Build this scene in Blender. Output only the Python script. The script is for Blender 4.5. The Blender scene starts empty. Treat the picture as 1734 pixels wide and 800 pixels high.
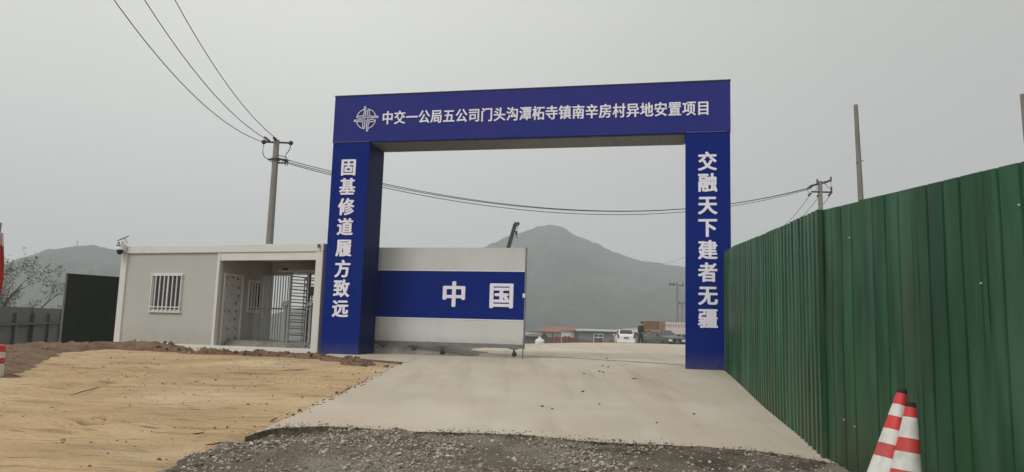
import bpy, bmesh, math, random
import numpy as np
from mathutils import Vector, Matrix, noise as mnoise

random.seed(7)
rng = np.random.default_rng(11)
scene = bpy.context.scene
COL = scene.collection

# ------------------------------------------------------------------ camera
CZ = 1.5                                   # eye height: world z of the lens
PITCH, ROLL, FPX = 0.1341, 0.0297, 1332.76  # solved from the gate's corners
_F = Vector((0, math.cos(PITCH), math.sin(PITCH)))
_U0 = Vector((0, -math.sin(PITCH), math.cos(PITCH)))
_R0 = Vector((1, 0, 0))
_R = _R0 * math.cos(ROLL) + _U0 * math.sin(ROLL)
_U = -_R0 * math.sin(ROLL) + _U0 * math.cos(ROLL)
CAM = Vector((0, 0, CZ))
cd = bpy.data.cameras.new('camera')
cam = bpy.data.objects.new('camera', cd)
COL.objects.link(cam)
cam.matrix_world = Matrix((( _R.x, _U.x, -_F.x, 0), (_R.y, _U.y, -_F.y, 0), (_R.z, _U.z, -_F.z, CZ), (0, 0, 0, 1)))
cd.sensor_width = 36
cd.lens = 36 * FPX / 1734
cd.clip_start = 0.1
cd.clip_end = 6000
scene.camera = cam

# ------------------------------------------------------------------ sky, sun, exposure
SUN_EL, SUN_AZ = math.radians(52), math.radians(215)     # behind the camera, to the left, veiled
world = bpy.data.worlds.new('World')
scene.world = world
world.use_nodes = True
wn = world.node_tree
wn.nodes.clear()
sky = wn.nodes.new('ShaderNodeTexSky')
sky.sky_type = 'NISHITA'
sky.sun_disc = False
sky.sun_elevation = SUN_EL
sky.sun_rotation = SUN_AZ
sky.air_density = 1.0
sky.dust_density = 7.0
sky.ozone_density = 1.0
hsv = wn.nodes.new('ShaderNodeHueSaturation')
hsv.inputs['Saturation'].default_value = 0.12
bg = wn.nodes.new('ShaderNodeBackground')
bg.inputs['Strength'].default_value = 0.11
wo = wn.nodes.new('ShaderNodeOutputWorld')
mixc = wn.nodes.new('ShaderNodeMixRGB')
mixc.inputs[0].default_value = 0.85                       # closed cloud veil over the clear sky
mixc.inputs[2].default_value = (5.75, 5.75, 5.62, 1)
# the cloud veil is brighter overhead than at the horizon and thicker towards the right
tcw = wn.nodes.new('ShaderNodeTexCoord')
sxw = wn.nodes.new('ShaderNodeSeparateXYZ')
wn.links.new(tcw.outputs['Generated'], sxw.inputs[0])
up = wn.nodes.new('ShaderNodeMapRange')
up.inputs['From Min'].default_value = 0.0
up.inputs['From Max'].default_value = 0.75
up.inputs['To Min'].default_value = 0.90
up.inputs['To Max'].default_value = 1.70
wn.links.new(sxw.outputs['Z'], up.inputs[0])
side = wn.nodes.new('ShaderNodeMapRange')
side.inputs['From Min'].default_value = -0.30
side.inputs['From Max'].default_value = 0.60
side.inputs['To Min'].default_value = 1.06
side.inputs['To Max'].default_value = 0.65
side.interpolation_type = 'SMOOTHSTEP'
wn.links.new(sxw.outputs['X'], side.inputs[0])
cn = wn.nodes.new('ShaderNodeTexNoise')
cn.inputs['Scale'].default_value = 2.2
cn.inputs['Detail'].default_value = 4
wn.links.new(tcw.outputs['Generated'], cn.inputs['Vector'])
cr_ = wn.nodes.new('ShaderNodeMapRange')
cr_.inputs['From Min'].default_value = 0.3
cr_.inputs['From Max'].default_value = 0.7
cr_.inputs['To Min'].default_value = 0.965
cr_.inputs['To Max'].default_value = 1.035
wn.links.new(cn.outputs['Fac'], cr_.inputs[0])
m1 = wn.nodes.new('ShaderNodeMath')
m1.operation = 'MULTIPLY'
m2 = wn.nodes.new('ShaderNodeMath')
m2.operation = 'MULTIPLY'
wn.links.new(up.outputs[0], m1.inputs[0])
wn.links.new(side.outputs[0], m1.inputs[1])
wn.links.new(m1.outputs[0], m2.inputs[0])
wn.links.new(cr_.outputs[0], m2.inputs[1])
veil = wn.nodes.new('ShaderNodeVectorMath')
veil.operation = 'SCALE'
veil.inputs[0].default_value = (4.98, 4.98, 4.80)
wn.links.new(m2.outputs[0], veil.inputs['Scale'])
wn.links.new(veil.outputs[0], mixc.inputs[2])
wn.links.new(sky.outputs[0], hsv.inputs['Color'])
wn.links.new(hsv.outputs[0], mixc.inputs[1])
wn.links.new(mixc.outputs[0], bg.inputs[0])
wn.links.new(bg.outputs[0], wo.inputs[0])

sd = bpy.data.lights.new('sun', 'SUN')
sd.energy = 1.1
sd.angle = math.radians(22)
sd.color = (1.0, 0.965, 0.92)
sun = bpy.data.objects.new('sun', sd)
COL.objects.link(sun)
_sd = Vector((math.sin(SUN_AZ) * math.cos(SUN_EL), math.cos(SUN_AZ) * math.cos(SUN_EL), math.sin(SUN_EL)))
sun.rotation_euler = _sd.to_track_quat('Z', 'Y').to_euler()
sun.location = (-20, -30, 60)

vs = scene.view_settings
vs.view_transform = 'Standard'
vs.look = 'None'
vs.exposure = 0.25
vs.gamma = 1.0
vs.use_curve_mapping = False
scene.render.engine = 'CYCLES'
scene.cycles.use_denoising = True
scene.cycles.max_bounces = 6
scene.cycles.volume_bounces = 1
scene.cycles.caustics_reflective = False
scene.cycles.caustics_refractive = False


# ------------------------------------------------------------------ helpers
def S(r, g, b):
    f = lambda c: (c / 255 / 12.92) if c / 255 <= 0.04045 else ((c / 255 + 0.055) / 1.055) ** 2.4
    return (f(r), f(g), f(b), 1)


def ray(u, v):
    return _F * FPX + _R * (u - 867) - _U * (v - 400)


def at(u, v, Y):
    d = ray(u, v)
    return CAM + d * (Y / d.y)


def on_plane(u, v, p, n):
    d = ray(u, v)
    return CAM + d * ((Vector(p) - CAM).dot(n) / d.dot(n))


# terrain: thin plate spline through measured points (x, y, height relative to the eye)
_CP = np.array([(-2.19, 16.5, -.496), (-2.33, 13.7, -.69), (-2.5, 10.85, -.89), (-2.65, 8.9, -1.03), (3.2, 8.15, -1.07), (3.5, 9.65, -.97),
                (3.8, 11.74, -.83), (4.6, 16.9, -.46), (.5, 8.9, -1.05), (.5, 13, -.74), (.5, 17, -.46), (-4.4, 19, -.40),
                (.35, 20.5, -.36), (4.3, 17.9, -.42), (.8, 32, -.07), (3, 32, .065), (7, 32, .10), (0, 45, -.1), (6, 45, .02), (0, 60, -.1), (6, 60, -.03),
                (0, 80, -.12), (10, 80, -.08), (-10, 60, -.35), (14, 60, 0), (-7, 19.3, -.42), (-10.5, 20.8, -.34), (-13, 20.5, -.42), (-8, 14, -.78),
                (-9, 10, -1.0), (-5, 7, -1.15), (0, 6, -1.24), (3.2, 5, -1.27), (0, 0, -1.5), (-8, 0, -1.45), (8, 0, -1.45), (0, -6, -1.6),
                (-16, 20, -.8), (-18, 30, -1.0), (-11, 32, -.7), (-4, 28, -.35), (-8, 26, -.5), (8, 17, -.45), (9, 8, -1.0), (-16, 12, -1.1)])


def _phi(r2):
    return np.where(r2 > 1e-9, 0.5 * r2 * np.log(np.maximum(r2, 1e-9)), 0)


def _tps():
    n = len(_CP)
    X = _CP[:, :2] / 10
    K = _phi(((X[:, None] - X[None]) ** 2).sum(-1)) + np.eye(n) * 0.004
    Pm = np.c_[np.ones(n), X]
    A = np.zeros((n + 3, n + 3))
    A[:n, :n] = K
    A[:n, n:] = Pm
    A[n:, :n] = Pm.T
    w = np.linalg.solve(A, np.r_[_CP[:, 2], 0, 0, 0])
    return X, w


_TX, _TW = _tps()


def HN(x, y):
    """terrain height (numpy arrays), at the level of the concrete"""
    x = np.asarray(x, float)
    y = np.asarray(y, float)
    q = np.stack([np.clip(x, -22, 16), np.clip(y, -6, 80)], -1) / 10
    r2 = ((q[..., None, :] - _TX) ** 2).sum(-1)
    z = _phi(r2) @ _TW[:-3] + _TW[-3] + q @ _TW[-2:]
    t = np.clip((np.hypot(x, y) - 85) / 120, 0, 1)
    return z * (1 - t) + (-1.6) * t + CZ


def H(x, y):
    return float(HN(x, y))


def at_ground(u, v, off=0.0):
    """where the sight line through a pixel meets the ground"""
    d = ray(u, v)
    lo = 3.0
    t = lo
    while t < 300:
        p = CAM + d * (t / d.y)
        if p.z < H(p.x, p.y) + off:
            break
        lo = t
        t += 0.25
    hi = t
    for _ in range(25):
        m = (lo + hi) / 2
        p = CAM + d * (m / d.y)
        if p.z < H(p.x, p.y) + off:
            hi = m
        else:
            lo = m
    return CAM + d * (hi / d.y)


def nz(x, y, z=0.0, s=1.0, o=3):
    return mnoise.fractal(Vector((x * s, y * s, z * s)), 0.8, 2.0, o)


class MB:
    def __init__(self):
        self.v, self.f, self.mi = [], [], []
        self.m = 0

    def add(self, vs, fs):
        b = len(self.v)
        self.v += [tuple(p) for p in vs]
        self.f += [tuple(i + b for i in f) for f in fs]
        self.mi += [self.m] * len(fs)
        return self

    def box(self, c, s, rot=None):
        x, y, z = s[0] / 2, s[1] / 2, s[2] / 2
        vs = [Vector(p) for p in ((-x, -y, -z), (x, -y, -z), (x, y, -z), (-x, y, -z), (-x, -y, z), (x, -y, z), (x, y, z), (-x, y, z))]
        if rot is not None:
            vs = [rot @ p for p in vs]
        c = Vector(c)
        return self.add([p + c for p in vs], [(3, 2, 1, 0), (4, 5, 6, 7), (0, 1, 5, 4), (1, 2, 6, 5), (2, 3, 7, 6), (3, 0, 4, 7)])

    def span(self, x0, x1, y0, y1, z0, z1):
        return self.box(((x0 + x1) / 2, (y0 + y1) / 2, (z0 + z1) / 2), (abs(x1 - x0), abs(y1 - y0), abs(z1 - z0)))

    def tube(self, pts, r, n=8, caps=True):
        pts = [Vector(p) for p in pts]
        rs = r if isinstance(r, (list, tuple)) else [r] * len(pts)
        rings = []
        for i, p in enumerate(pts):
            d = (pts[min(i + 1, len(pts) - 1)] - pts[max(i - 1, 0)]).normalized()
            a = d.cross(Vector((0, 0, 1)))
            if a.length < 1e-3:
                a = Vector((1, 0, 0))
            a.normalize()
            b = a.cross(d)
            rings.append([p + (a * math.cos(k * 2 * math.pi / n) + b * math.sin(k * 2 * math.pi / n)) * rs[i] for k in range(n)])
        vs = [q for ring in rings for q in ring]
        fs = []
        for i in range(len(pts) - 1):
            for k in range(n):
                fs.append((i * n + k, (i + 1) * n + k, (i + 1) * n + (k + 1) % n, i * n + (k + 1) % n))
        if caps:
            fs.append(tuple(range(n)))
            fs.append(tuple(reversed(range((len(pts) - 1) * n, len(pts) * n))))
        return self.add(vs, fs)

    def lathe(self, prof, n=24, o=(0, 0, 0), rot=None):
        o = Vector(o)
        vs = []
        for r, z in prof:
            for k in range(n):
                p = Vector((r * math.cos(2 * math.pi * k / n), r * math.sin(2 * math.pi * k / n), z))
                vs.append((rot @ p if rot is not None else p) + o)
        fs = []
        for i in range(len(prof) - 1):
            for k in range(n):
                fs.append((i * n + k, i * n + (k + 1) % n, (i + 1) * n + (k + 1) % n, (i + 1) * n + k))
        fs.append(tuple(reversed(range(n))))
        fs.append(tuple(range((len(prof) - 1) * n, len(prof) * n)))
        return self.add(vs, fs)

    def loft(self, secs, closed=True):
        n = len(secs[0])
        vs = [q for s in secs for q in s]
        fs = []
        for i in range(len(secs) - 1):
            for k in range(n if closed else n - 1):
                fs.append((i * n + k, i * n + (k + 1) % n, (i + 1) * n + (k + 1) % n, (i + 1) * n + k))
        if closed:
            fs.append(tuple(reversed(range(n))))
            fs.append(tuple(range((len(secs) - 1) * n, len(secs) * n)))
        return self.add(vs, fs)

    def build(self, name, mats, parent=None, bevel=0, smooth=False, loc=None, fix=True, angle=None):
        me = bpy.data.meshes.new(name)
        me.from_pydata(self.v, [], self.f)
        mats = mats if isinstance(mats, (list, tuple)) else [mats]
        for m in mats:
            me.materials.append(m)
        if len(mats) > 1:
            for p, i in zip(me.polygons, self.mi):
                p.material_index = i
        if bevel or fix:
            bm = bmesh.new()
            bm.from_mesh(me)
            if fix:
                bmesh.ops.recalc_face_normals(bm, faces=bm.faces[:])
            if bevel:
                ed = [e for e in bm.edges if len(e.link_faces) == 2 and e.calc_face_angle() > 0.6]
                bmesh.ops.bevel(bm, geom=ed, offset=bevel, segments=2, affect='EDGES', profile=0.6, clamp_overlap=True)
            bm.to_mesh(me)
            bm.free()
        if smooth:
            if angle:
                me.shade_smooth()
                me.set_sharp_from_angle(angle=angle)
            else:
                me.shade_smooth()
        o = bpy.data.objects.new(name, me)
        COL.objects.link(o)
        if parent is not None:
            o.parent = parent
        if loc is not None:
            o.location = loc
        return o


def tag(o, label, cat, group=None, kind=None):
    o['label'] = label
    if cat:
        o['category'] = cat
    if group:
        o['group'] = group
    if kind:
        o['kind'] = kind
    return o


def thing(name, label, cat, loc=(0, 0, 0), rz=0, group=None):
    o = bpy.data.objects.new(name, None)
    o.empty_display_size = 0.2
    COL.objects.link(o)
    o.location = loc
    o.rotation_euler = (0, 0, rz)
    return tag(o, label, cat, group)


def copy_tree(o, parent=None):
    c = o.copy()
    COL.objects.link(c)
    if parent is not None:
        c.parent = parent
    for ch in list(o.children):
        copy_tree(ch, c)
    return c


# ------------------------------------------------------------------ materials
def mat(name, col, rough=0.7, col2=None, scale=3.0, amount=0.5, detail=6, metal=0.0, bump=0.0, bscale=40, stretch=(1, 1, 1), spec=0.4, coat=0.0, lo=0.35, hi=0.65, extra=None):
    m = bpy.data.materials.new(name)
    m.use_nodes = True
    nt = m.node_tree
    b = nt.nodes['Principled BSDF']
    b.inputs['Base Color'].default_value = col
    b.inputs['Roughness'].default_value = rough
    b.inputs['Metallic'].default_value = metal
    b.inputs['Specular IOR Level'].default_value = spec
    if coat:
        b.inputs['Coat Weight'].default_value = coat
        b.inputs['Coat Roughness'].default_value = 0.15
    tc = nt.nodes.new('ShaderNodeTexCoord')
    mp = nt.nodes.new('ShaderNodeMapping')
    mp.inputs['Scale'].default_value = stretch
    nt.links.new(tc.outputs['Object'], mp.inputs[0])
    out = None
    if col2 is not None:
        n = nt.nodes.new('ShaderNodeTexNoise')
        n.inputs['Scale'].default_value = scale
        n.inputs['Detail'].default_value = detail
        n.inputs['Roughness'].default_value = 0.62
        nt.links.new(mp.outputs[0], n.inputs['Vector'])
        r = nt.nodes.new('ShaderNodeMapRange')
        r.inputs['From Min'].default_value = lo
        r.inputs['From Max'].default_value = hi
        r.inputs['To Max'].default_value = amount
        nt.links.new(n.outputs['Fac'], r.inputs[0])
        mx = nt.nodes.new('ShaderNodeMixRGB')
        mx.inputs[1].default_value = col
        mx.inputs[2].default_value = col2
        nt.links.new(r.outputs[0], mx.inputs[0])
        out = mx.outputs[0]
        for (c3, sc3, lo3, hi3, am3, st3) in (extra or []):
            mp3 = nt.nodes.new('ShaderNodeMapping')
            mp3.inputs['Scale'].default_value = st3
            mp3.inputs['Location'].default_value = (sc3 * 1.7, sc3 * 0.9, 3.1)
            nt.links.new(tc.outputs['Object'], mp3.inputs[0])
            n3 = nt.nodes.new('ShaderNodeTexNoise')
            n3.inputs['Scale'].default_value = sc3
            n3.inputs['Detail'].default_value = 5
            nt.links.new(mp3.outputs[0], n3.inputs['Vector'])
            r3 = nt.nodes.new('ShaderNodeMapRange')
            r3.inputs['From Min'].default_value = lo3
            r3.inputs['From Max'].default_value = hi3
            r3.inputs['To Max'].default_value = am3
            nt.links.new(n3.outputs['Fac'], r3.inputs[0])
            mx3 = nt.nodes.new('ShaderNodeMixRGB')
            nt.links.new(r3.outputs[0], mx3.inputs[0])
            nt.links.new(out, mx3.inputs[1])
            mx3.inputs[2].default_value = c3
            out = mx3.outputs[0]
        nt.links.new(out, b.inputs['Base Color'])
    if bump:
        n2 = nt.nodes.new('ShaderNodeTexNoise')
        n2.inputs['Scale'].default_value = bscale
        n2.inputs['Detail'].default_value = 8
        nt.links.new(mp.outputs[0], n2.inputs['Vector'])
        bp = nt.nodes.new('ShaderNodeBump')
        bp.inputs['Strength'].default_value = bump
        bp.inputs['Distance'].default_value = 0.05
        nt.links.new(n2.outputs['Fac'], bp.inputs['Height'])
        nt.links.new(bp.outputs[0], b.inputs['Normal'])
    return m


I3 = (1, 1, 1)
M = {}
M['soil'] = mat('soil', (.115, .068, .040, 1), .95, (.20, .13, .08, 1), 2.5, .8, bump=.9, bscale=9)
M['far_ground'] = mat('far_ground', (.16, .14, .10, 1), .95, (.10, .10, .06, 1), .05, .8)
M['lot'] = mat('lot', (.485, .342, .188, 1), .95, (.35, .238, .126, 1), .8, .95, bump=.8, bscale=16, stretch=(.5, 1.6, 1),
               extra=[((.20, .125, .064, 1), 2.0, .55, .70, .8, (.35, 1.9, 1)), ((.55, .43, .28, 1), .45, .48, .66, .7, I3), ((.12, .075, .042, 1), 7.0, .60, .70, .75, (.35, 2.0, 1)), ((.50, .39, .26, 1), 22.0, .62, .72, .6, (.6, 1.4, 1)), ((.17, .11, .06, 1), 34.0, .60, .72, .6, I3)])
M['concrete'] = mat('concrete', (.455, .402, .322, 1), .86, (.405, .350, .270, 1), .55, .9, bump=.12, bscale=25,
                    extra=[((.43, .35, .262, 1), .9, .48, .68, .8, (1, .45, 1)), ((.49, .46, .40, 1), 1.6, .55, .75, .6, (1.2, .35, 1)), ((.25, .21, .165, 1), 4.5, .64, .80, .5, (1, .8, 1)), ((.27, .235, .19, 1), 30, .60, .8, .35, I3), ((.31, .255, .19, 1), 1.3, .54, .72, .6, (1.8, .10, 1)), ((.53, .48, .40, 1), .35, .5, .7, .6, I3)])
M['concrete_edge'] = mat('concrete_edge', (.20, .165, .125, 1), .9, (.12, .09, .06, 1), 6, .8, bump=.6, bscale=30)
M['gravel'] = mat('gravel', (.20, .165, .122, 1), .95, (.09, .07, .048, 1), 1.1, .95, bump=1.0, bscale=60,
                  extra=[((.27, .24, .195, 1), .8, .52, .62, .8, I3), ((.050, .038, .027, 1), 1.0, .53, .62, .85, I3), ((.27, .24, .2, 1), 45, .58, .7, .6, I3)])
M['stone_a'] = mat('stone_a', (.34, .295, .235, 1), .9, (.25, .21, .16, 1), 12, .7)
M['stone_b'] = mat('stone_b', (.17, .14, .105, 1), .9, (.11, .09, .068, 1), 12, .7)
M['stone_c'] = mat('stone_c', (.50, .46, .40, 1), .9, (.38, .34, .28, 1), 12, .7)
M['clod'] = mat('clod', (.105, .060, .034, 1), .95, (.17, .105, .06, 1), 6, .8, bump=.8, bscale=25)
M['dark_stone'] = mat('dark_stone', (.05, .04, .032, 1), .9, (.085, .07, .05, 1), 14, .7)
M['twig'] = mat('twig', (.07, .048, .03, 1), .9, (.12, .085, .055, 1), 14, .7)
M['rubble'] = mat('rubble', (.27, .245, .205, 1), .95, (.15, .13, .105, 1), 2.0, .9, bump=1., bscale=20, extra=[((.36, .33, .28, 1), 6, .55, .7, .6, I3)])
M['blue_film'] = mat('blue_film', (.004, .018, .185, 1), .45, (.006, .024, .165, 1), .8, .7, spec=.05, bump=.02, bscale=3)
M['violet_film'] = mat('violet_film', (.034, .030, .205, 1), .38, (.016, .030, .195, 1), .45, .9, spec=.10, bump=.03, bscale=2)
M['blue_film_shaded'] = mat('blue_film_shaded', (.004, .013, .080, 1), .45, (.006, .012, .060, 1), .8, .7, spec=.05)  # darker blue film: the shade on the column's inner face is in the colour
M['soffit'] = mat('soffit', (.14, .145, .17, 1), .5, (.095, .10, .12, 1), 1.5, .8, stretch=(3, .4, 1))
M['dark_trim'] = mat('dark_trim', (.012, .013, .03, 1), .5)
M['seam'] = mat('seam', (.10, .11, .26, 1), .5)
M['letter'] = mat('letter', (.80, .78, .86, 1), .5, (.74, .73, .82, 1), 3, .6)
M['white_panel'] = mat('white_panel', (.585, .595, .575, 1), .5, (.53, .54, .52, 1), .9, .7, spec=.35, extra=[((.36, .36, .33, 1), 2.0, .6, .8, .35, (1, 1, .3))])
M['white_edge'] = mat('white_edge', (.74, .75, .76, 1), .5)
M['grey_metal'] = mat('grey_metal', (.22, .225, .225, 1), .5, (.15, .15, .15, 1), 6, .7, metal=.4)
M['black_rubber'] = mat('black_rubber', (.018, .018, .019, 1), .75)
M['house_white'] = mat('house_white', (.65, .65, .63, 1), .45, (.58, .575, .55, 1), 1.3, .6, spec=.4, extra=[((.45, .40, .32, 1), 2.4, .62, .8, .4, (1, 1, .35))])
M['house_wall'] = mat('house_wall', (.455, .46, .435, 1), .55, (.425, .43, .405, 1), .8, .8, spec=.3, extra=[((.40, .36, .30, 1), 2.2, .6, .85, .4, (1, 1, .4))])
M['house_inside'] = mat('house_inside', (.42, .41, .375, 1), .7, (.36, .35, .32, 1), 1.2, .6)
M['porch_floor'] = mat('porch_floor', (.24, .22, .18, 1), .8, (.17, .15, .12, 1), 3, .8)
M['bars'] = mat('bars', (.70, .70, .69, 1), .4)
M['glass_dark'] = mat('glass_dark', (.022, .025, .026, 1), .08, spec=.6)
M['curtain'] = mat('curtain', (.12, .12, .115, 1), .8, (.05, .05, .05, 1), 3, .8)
M['film'] = mat('film', (.52, .51, .49, 1), .3, (.38, .37, .37, 1), 5, .8, stretch=(1, 1, .7), extra=[((.58, .57, .56, 1), 3.0, .56, .7, .7, I3)])
M['film_mark'] = mat('film_mark', (.10, .10, .12, 1), .5)
M['steel'] = mat('steel', (.42, .42, .42, 1), .38, (.30, .30, .30, 1), 5, .6, metal=.35)
M['steel_dark'] = mat('steel_dark', (.14, .14, .14, 1), .4, (.10, .10, .10, 1), 5, .6, metal=.6)
M['black'] = mat('black', (.012, .012, .014, 1), .4)
M['cam_white'] = mat('cam_white', (.74, .74, .73, 1), .35)
M['solar'] = mat('solar', (.012, .014, .022, 1), .2, spec=.6)
M['hoard_dark'] = mat('hoard_dark', (.0115, .019, .0165, 1), .7, (.009, .014, .0125, 1), 1.2, .7, spec=.2)
M['hoard_grey'] = mat('hoard_grey', (.135, .145, .145, 1), .55, (.10, .107, .108, 1), 1.4, .8, spec=.3, extra=[((.085, .08, .07, 1), 1.2, .5, .8, .7, (1, 1, .3))])
M['hoard_grey_dark'] = mat('hoard_grey_dark', (.085, .092, .095, 1), .6, (.07, .075, .078, 1), 3, .8)
M['bark'] = mat('bark', (.10, .08, .06, 1), .9, (.06, .048, .038, 1), 8, .8)
M['leaf'] = mat('leaf', (.20, .20, .155, 1), .8, (.10, .115, .07, 1), 3, .9)
M['blossom'] = mat('blossom', (.40, .37, .34, 1), .8, (.28, .26, .22, 1), 3, .9)
M['red_cloth'] = mat('red_cloth', (.42, .045, .035, 1), .8, (.33, .03, .03, 1), 3, .6)
M['pale_cloth'] = mat('pale_cloth', (.55, .45, .43, 1), .8)
M['cone_red'] = mat('cone_red', (.60, .042, .038, 1), .5, (.48, .035, .03, 1), 7, .7, spec=.4, extra=[((.30, .12, .09, 1), 9, .52, .72, .7, I3)])
M['cone_white'] = mat('cone_white', (.66, .67, .63, 1), .45, (.56, .56, .51, 1), 6, .7, extra=[((.38, .34, .27, 1), 8, .50, .72, .75, I3)])
M['pole'] = mat('pole', (.27, .26, .235, 1), .85, (.20, .19, .17, 1), 3, .8, stretch=(1, 1, .3))
M['pole_wood'] = mat('pole_wood', (.25, .235, .21, 1), .85, (.17, .155, .135, 1), 4, .8, stretch=(1, 1, .2))
M['iron'] = mat('iron', (.065, .068, .07, 1), .6, (.10, .09, .08, 1), 7, .6, metal=.3)
M['insulator'] = mat('insulator', (.06, .06, .062, 1), .35)
M['wire'] = mat('wire', (.035, .036, .038, 1), .6)
M['crane_paint'] = mat('crane_paint', (.04, .04, .038, 1), .6)
M['crane_yellow'] = mat('crane_yellow', (.45, .30, .05, 1), .5)
M['roof_red'] = mat('roof_red', (.26, .12, .085, 1), .85, (.19, .085, .062, 1), 1.2, .8)
M['roof_tan'] = mat('roof_tan', (.33, .28, .21, 1), .85, (.25, .21, .16, 1), 1, .8)
M['roof_grey'] = mat('roof_grey', (.30, .28, .26, 1), .85, (.22, .21, .2, 1), 1, .8)
M['wall_pale'] = mat('wall_pale', (.42, .41, .38, 1), .85, (.34, .32, .29, 1), 1, .7)
M['wall_white'] = mat('wall_white', (.72, .71, .68, 1), .8, (.62, .6, .57, 1), 1, .7)
M['wall_bluegrey'] = mat('wall_bluegrey', (.155, .18, .20, 1), .7, (.125, .145, .16, 1), .5, .7)
M['wall_dark'] = mat('wall_dark', (.085, .075, .08, 1), .8, (.12, .10, .10, 1), 1.5, .7)
M['brick'] = mat('brick', (.20, .085, .055, 1), .9, (.125, .055, .038, 1), 2.2, .85)
M['timber'] = mat('timber', (.24, .135, .075, 1), .85, (.15, .08, .045, 1), 2.2, .85, stretch=(1, 1, 4))
M['timber_light'] = mat('timber_light', (.34, .21, .12, 1), .85, (.24, .145, .08, 1), 2.2, .85)
M['tank'] = mat('tank', (.72, .71, .68, 1), .6, (.6, .59, .55, 1), 2, .6)
M['car_white'] = mat('car_white', (.74, .74, .73, 1), .3, coat=.6)
M['car_dark'] = mat('car_dark', (.032, .036, .034, 1), .3, (.05, .05, .044, 1), 3, .6, coat=.6)
M['lamp_glass'] = mat('lamp_glass', (.72, .74, .76, 1), .15, spec=.6)
M['tail_red'] = mat('tail_red', (.22, .015, .013, 1), .25)
M['plate'] = mat('plate', (.10, .14, .26, 1), .5)
M['skin'] = mat('skin', (.36, .21, .145, 1), .6)
M['hair'] = mat('hair', (.03, .027, .025, 1), .7)
M['jacket'] = mat('jacket', (.016, .017, .020, 1), .85)
M['trouser'] = mat('trouser', (.020, .020, .022, 1), .85)
M['board_white'] = mat('board_white', (.62, .60, .57, 1), .6, (.55, .52, .49, 1), 2, .6)
M['board_red'] = mat('board_red', (.40, .06, .05, 1), .6)
M['paper'] = mat('paper', (.62, .60, .57, 1), .8)
M['hill'] = mat('hill', (.024, .038, .028, 1), .95, (.046, .058, .042, 1), .014, .95, detail=9,
                extra=[((.12, .115, .09, 1), .007, .56, .72, .6, I3), ((.014, .020, .013, 1), .05, .48, .68, .85, I3), ((.10, .095, .08, 1), .03, .62, .72, .6, I3)])


def green_paint():
    m = mat('green_sheet', (.023, .112, .045, 1), .38, (.013, .058, .026, 1), 1.9, .95, spec=.22, stretch=(1, 1, .16), bump=.05, bscale=6,
            extra=[((.062, .150, .088, 1), 2.6, .48, .66, .8, (1, 1, .16)), ((.085, .12, .085, 1), 9.0, .62, .74, .5, (1, 1, .05)), ((.008, .022, .012, 1), 7.0, .60, .72, .6, (1, 1, .06)), ((.075, .078, .050, 1), 1.1, .50, .74, .55, (1, 1, .35)), ((.012, .03, .017, 1), 3.3, .58, .72, .7, (1, 1, .10))])
    nt = m.node_tree
    b = nt.nodes['Principled BSDF']
    # road dust thrown against the lower part of the sheets
    src = b.inputs['Base Color'].links[0].from_socket
    tc = [n for n in nt.nodes if n.type == 'TEX_COORD'][0]
    sx = nt.nodes.new('ShaderNodeSeparateXYZ')
    nt.links.new(tc.outputs['Object'], sx.inputs[0])
    r = nt.nodes.new('ShaderNodeMapRange')
    r.inputs['From Min'].default_value = 1.15
    r.inputs['From Max'].default_value = 0.55
    r.inputs['To Max'].default_value = 1.0
    nt.links.new(sx.outputs['Z'], r.inputs[0])
    n = nt.nodes.new('ShaderNodeTexNoise')
    n.inputs['Scale'].default_value = 1.3
    n.inputs['Detail'].default_value = 5
    nt.links.new(tc.outputs['Object'], n.inputs['Vector'])
    rr = nt.nodes.new('ShaderNodeMapRange')
    rr.inputs['From Min'].default_value = .36
    rr.inputs['From Max'].default_value = .66
    rr.inputs['To Max'].default_value = .75
    nt.links.new(n.outputs['Fac'], rr.inputs[0])
    mul = nt.nodes.new('ShaderNodeMath')
    mul.operation = 'MULTIPLY'
    nt.links.new(r.outputs[0], mul.inputs[0])
    nt.links.new(rr.outputs[0], mul.inputs[1])
    mx = nt.nodes.new('ShaderNodeMixRGB')
    nt.links.new(mul.outputs[0], mx.inputs[0])
    nt.links.new(src, mx.inputs[1])
    mx.inputs[2].default_value = (.058, .070, .040, 1)
    nt.links.new(mx.outputs[0], b.inputs['Base Color'])
    return m


M['green'] = green_paint()


def printed_film():
    m = M['film']
    nt = m.node_tree
    b = nt.nodes['Principled BSDF']
    src = b.inputs['Base Color'].links[0].from_socket
    tc = [n for n in nt.nodes if n.type == 'TEX_COORD'][0]
    vo = nt.nodes.new('ShaderNodeTexVoronoi')
    vo.inputs['Scale'].default_value = 5.2
    vo.inputs['Randomness'].default_value = .35
    mp = nt.nodes.new('ShaderNodeMapping')
    mp.inputs['Scale'].default_value = (.01, .75, .85)
    nt.links.new(tc.outputs['Object'], mp.inputs[0])
    nt.links.new(mp.outputs[0], vo.inputs['Vector'])
    r = nt.nodes.new('ShaderNodeMapRange')
    r.inputs['From Min'].default_value = .24
    r.inputs['From Max'].default_value = .14
    r.inputs['To Max'].default_value = .85
    nt.links.new(vo.outputs['Distance'], r.inputs[0])
    mx = nt.nodes.new('ShaderNodeMixRGB')
    nt.links.new(r.outputs[0], mx.inputs[0])
    nt.links.new(src, mx.inputs[1])
    mx.inputs[2].default_value = (.13, .13, .14, 1)
    nt.links.new(mx.outputs[0], b.inputs['Base Color'])


printed_film()


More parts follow.
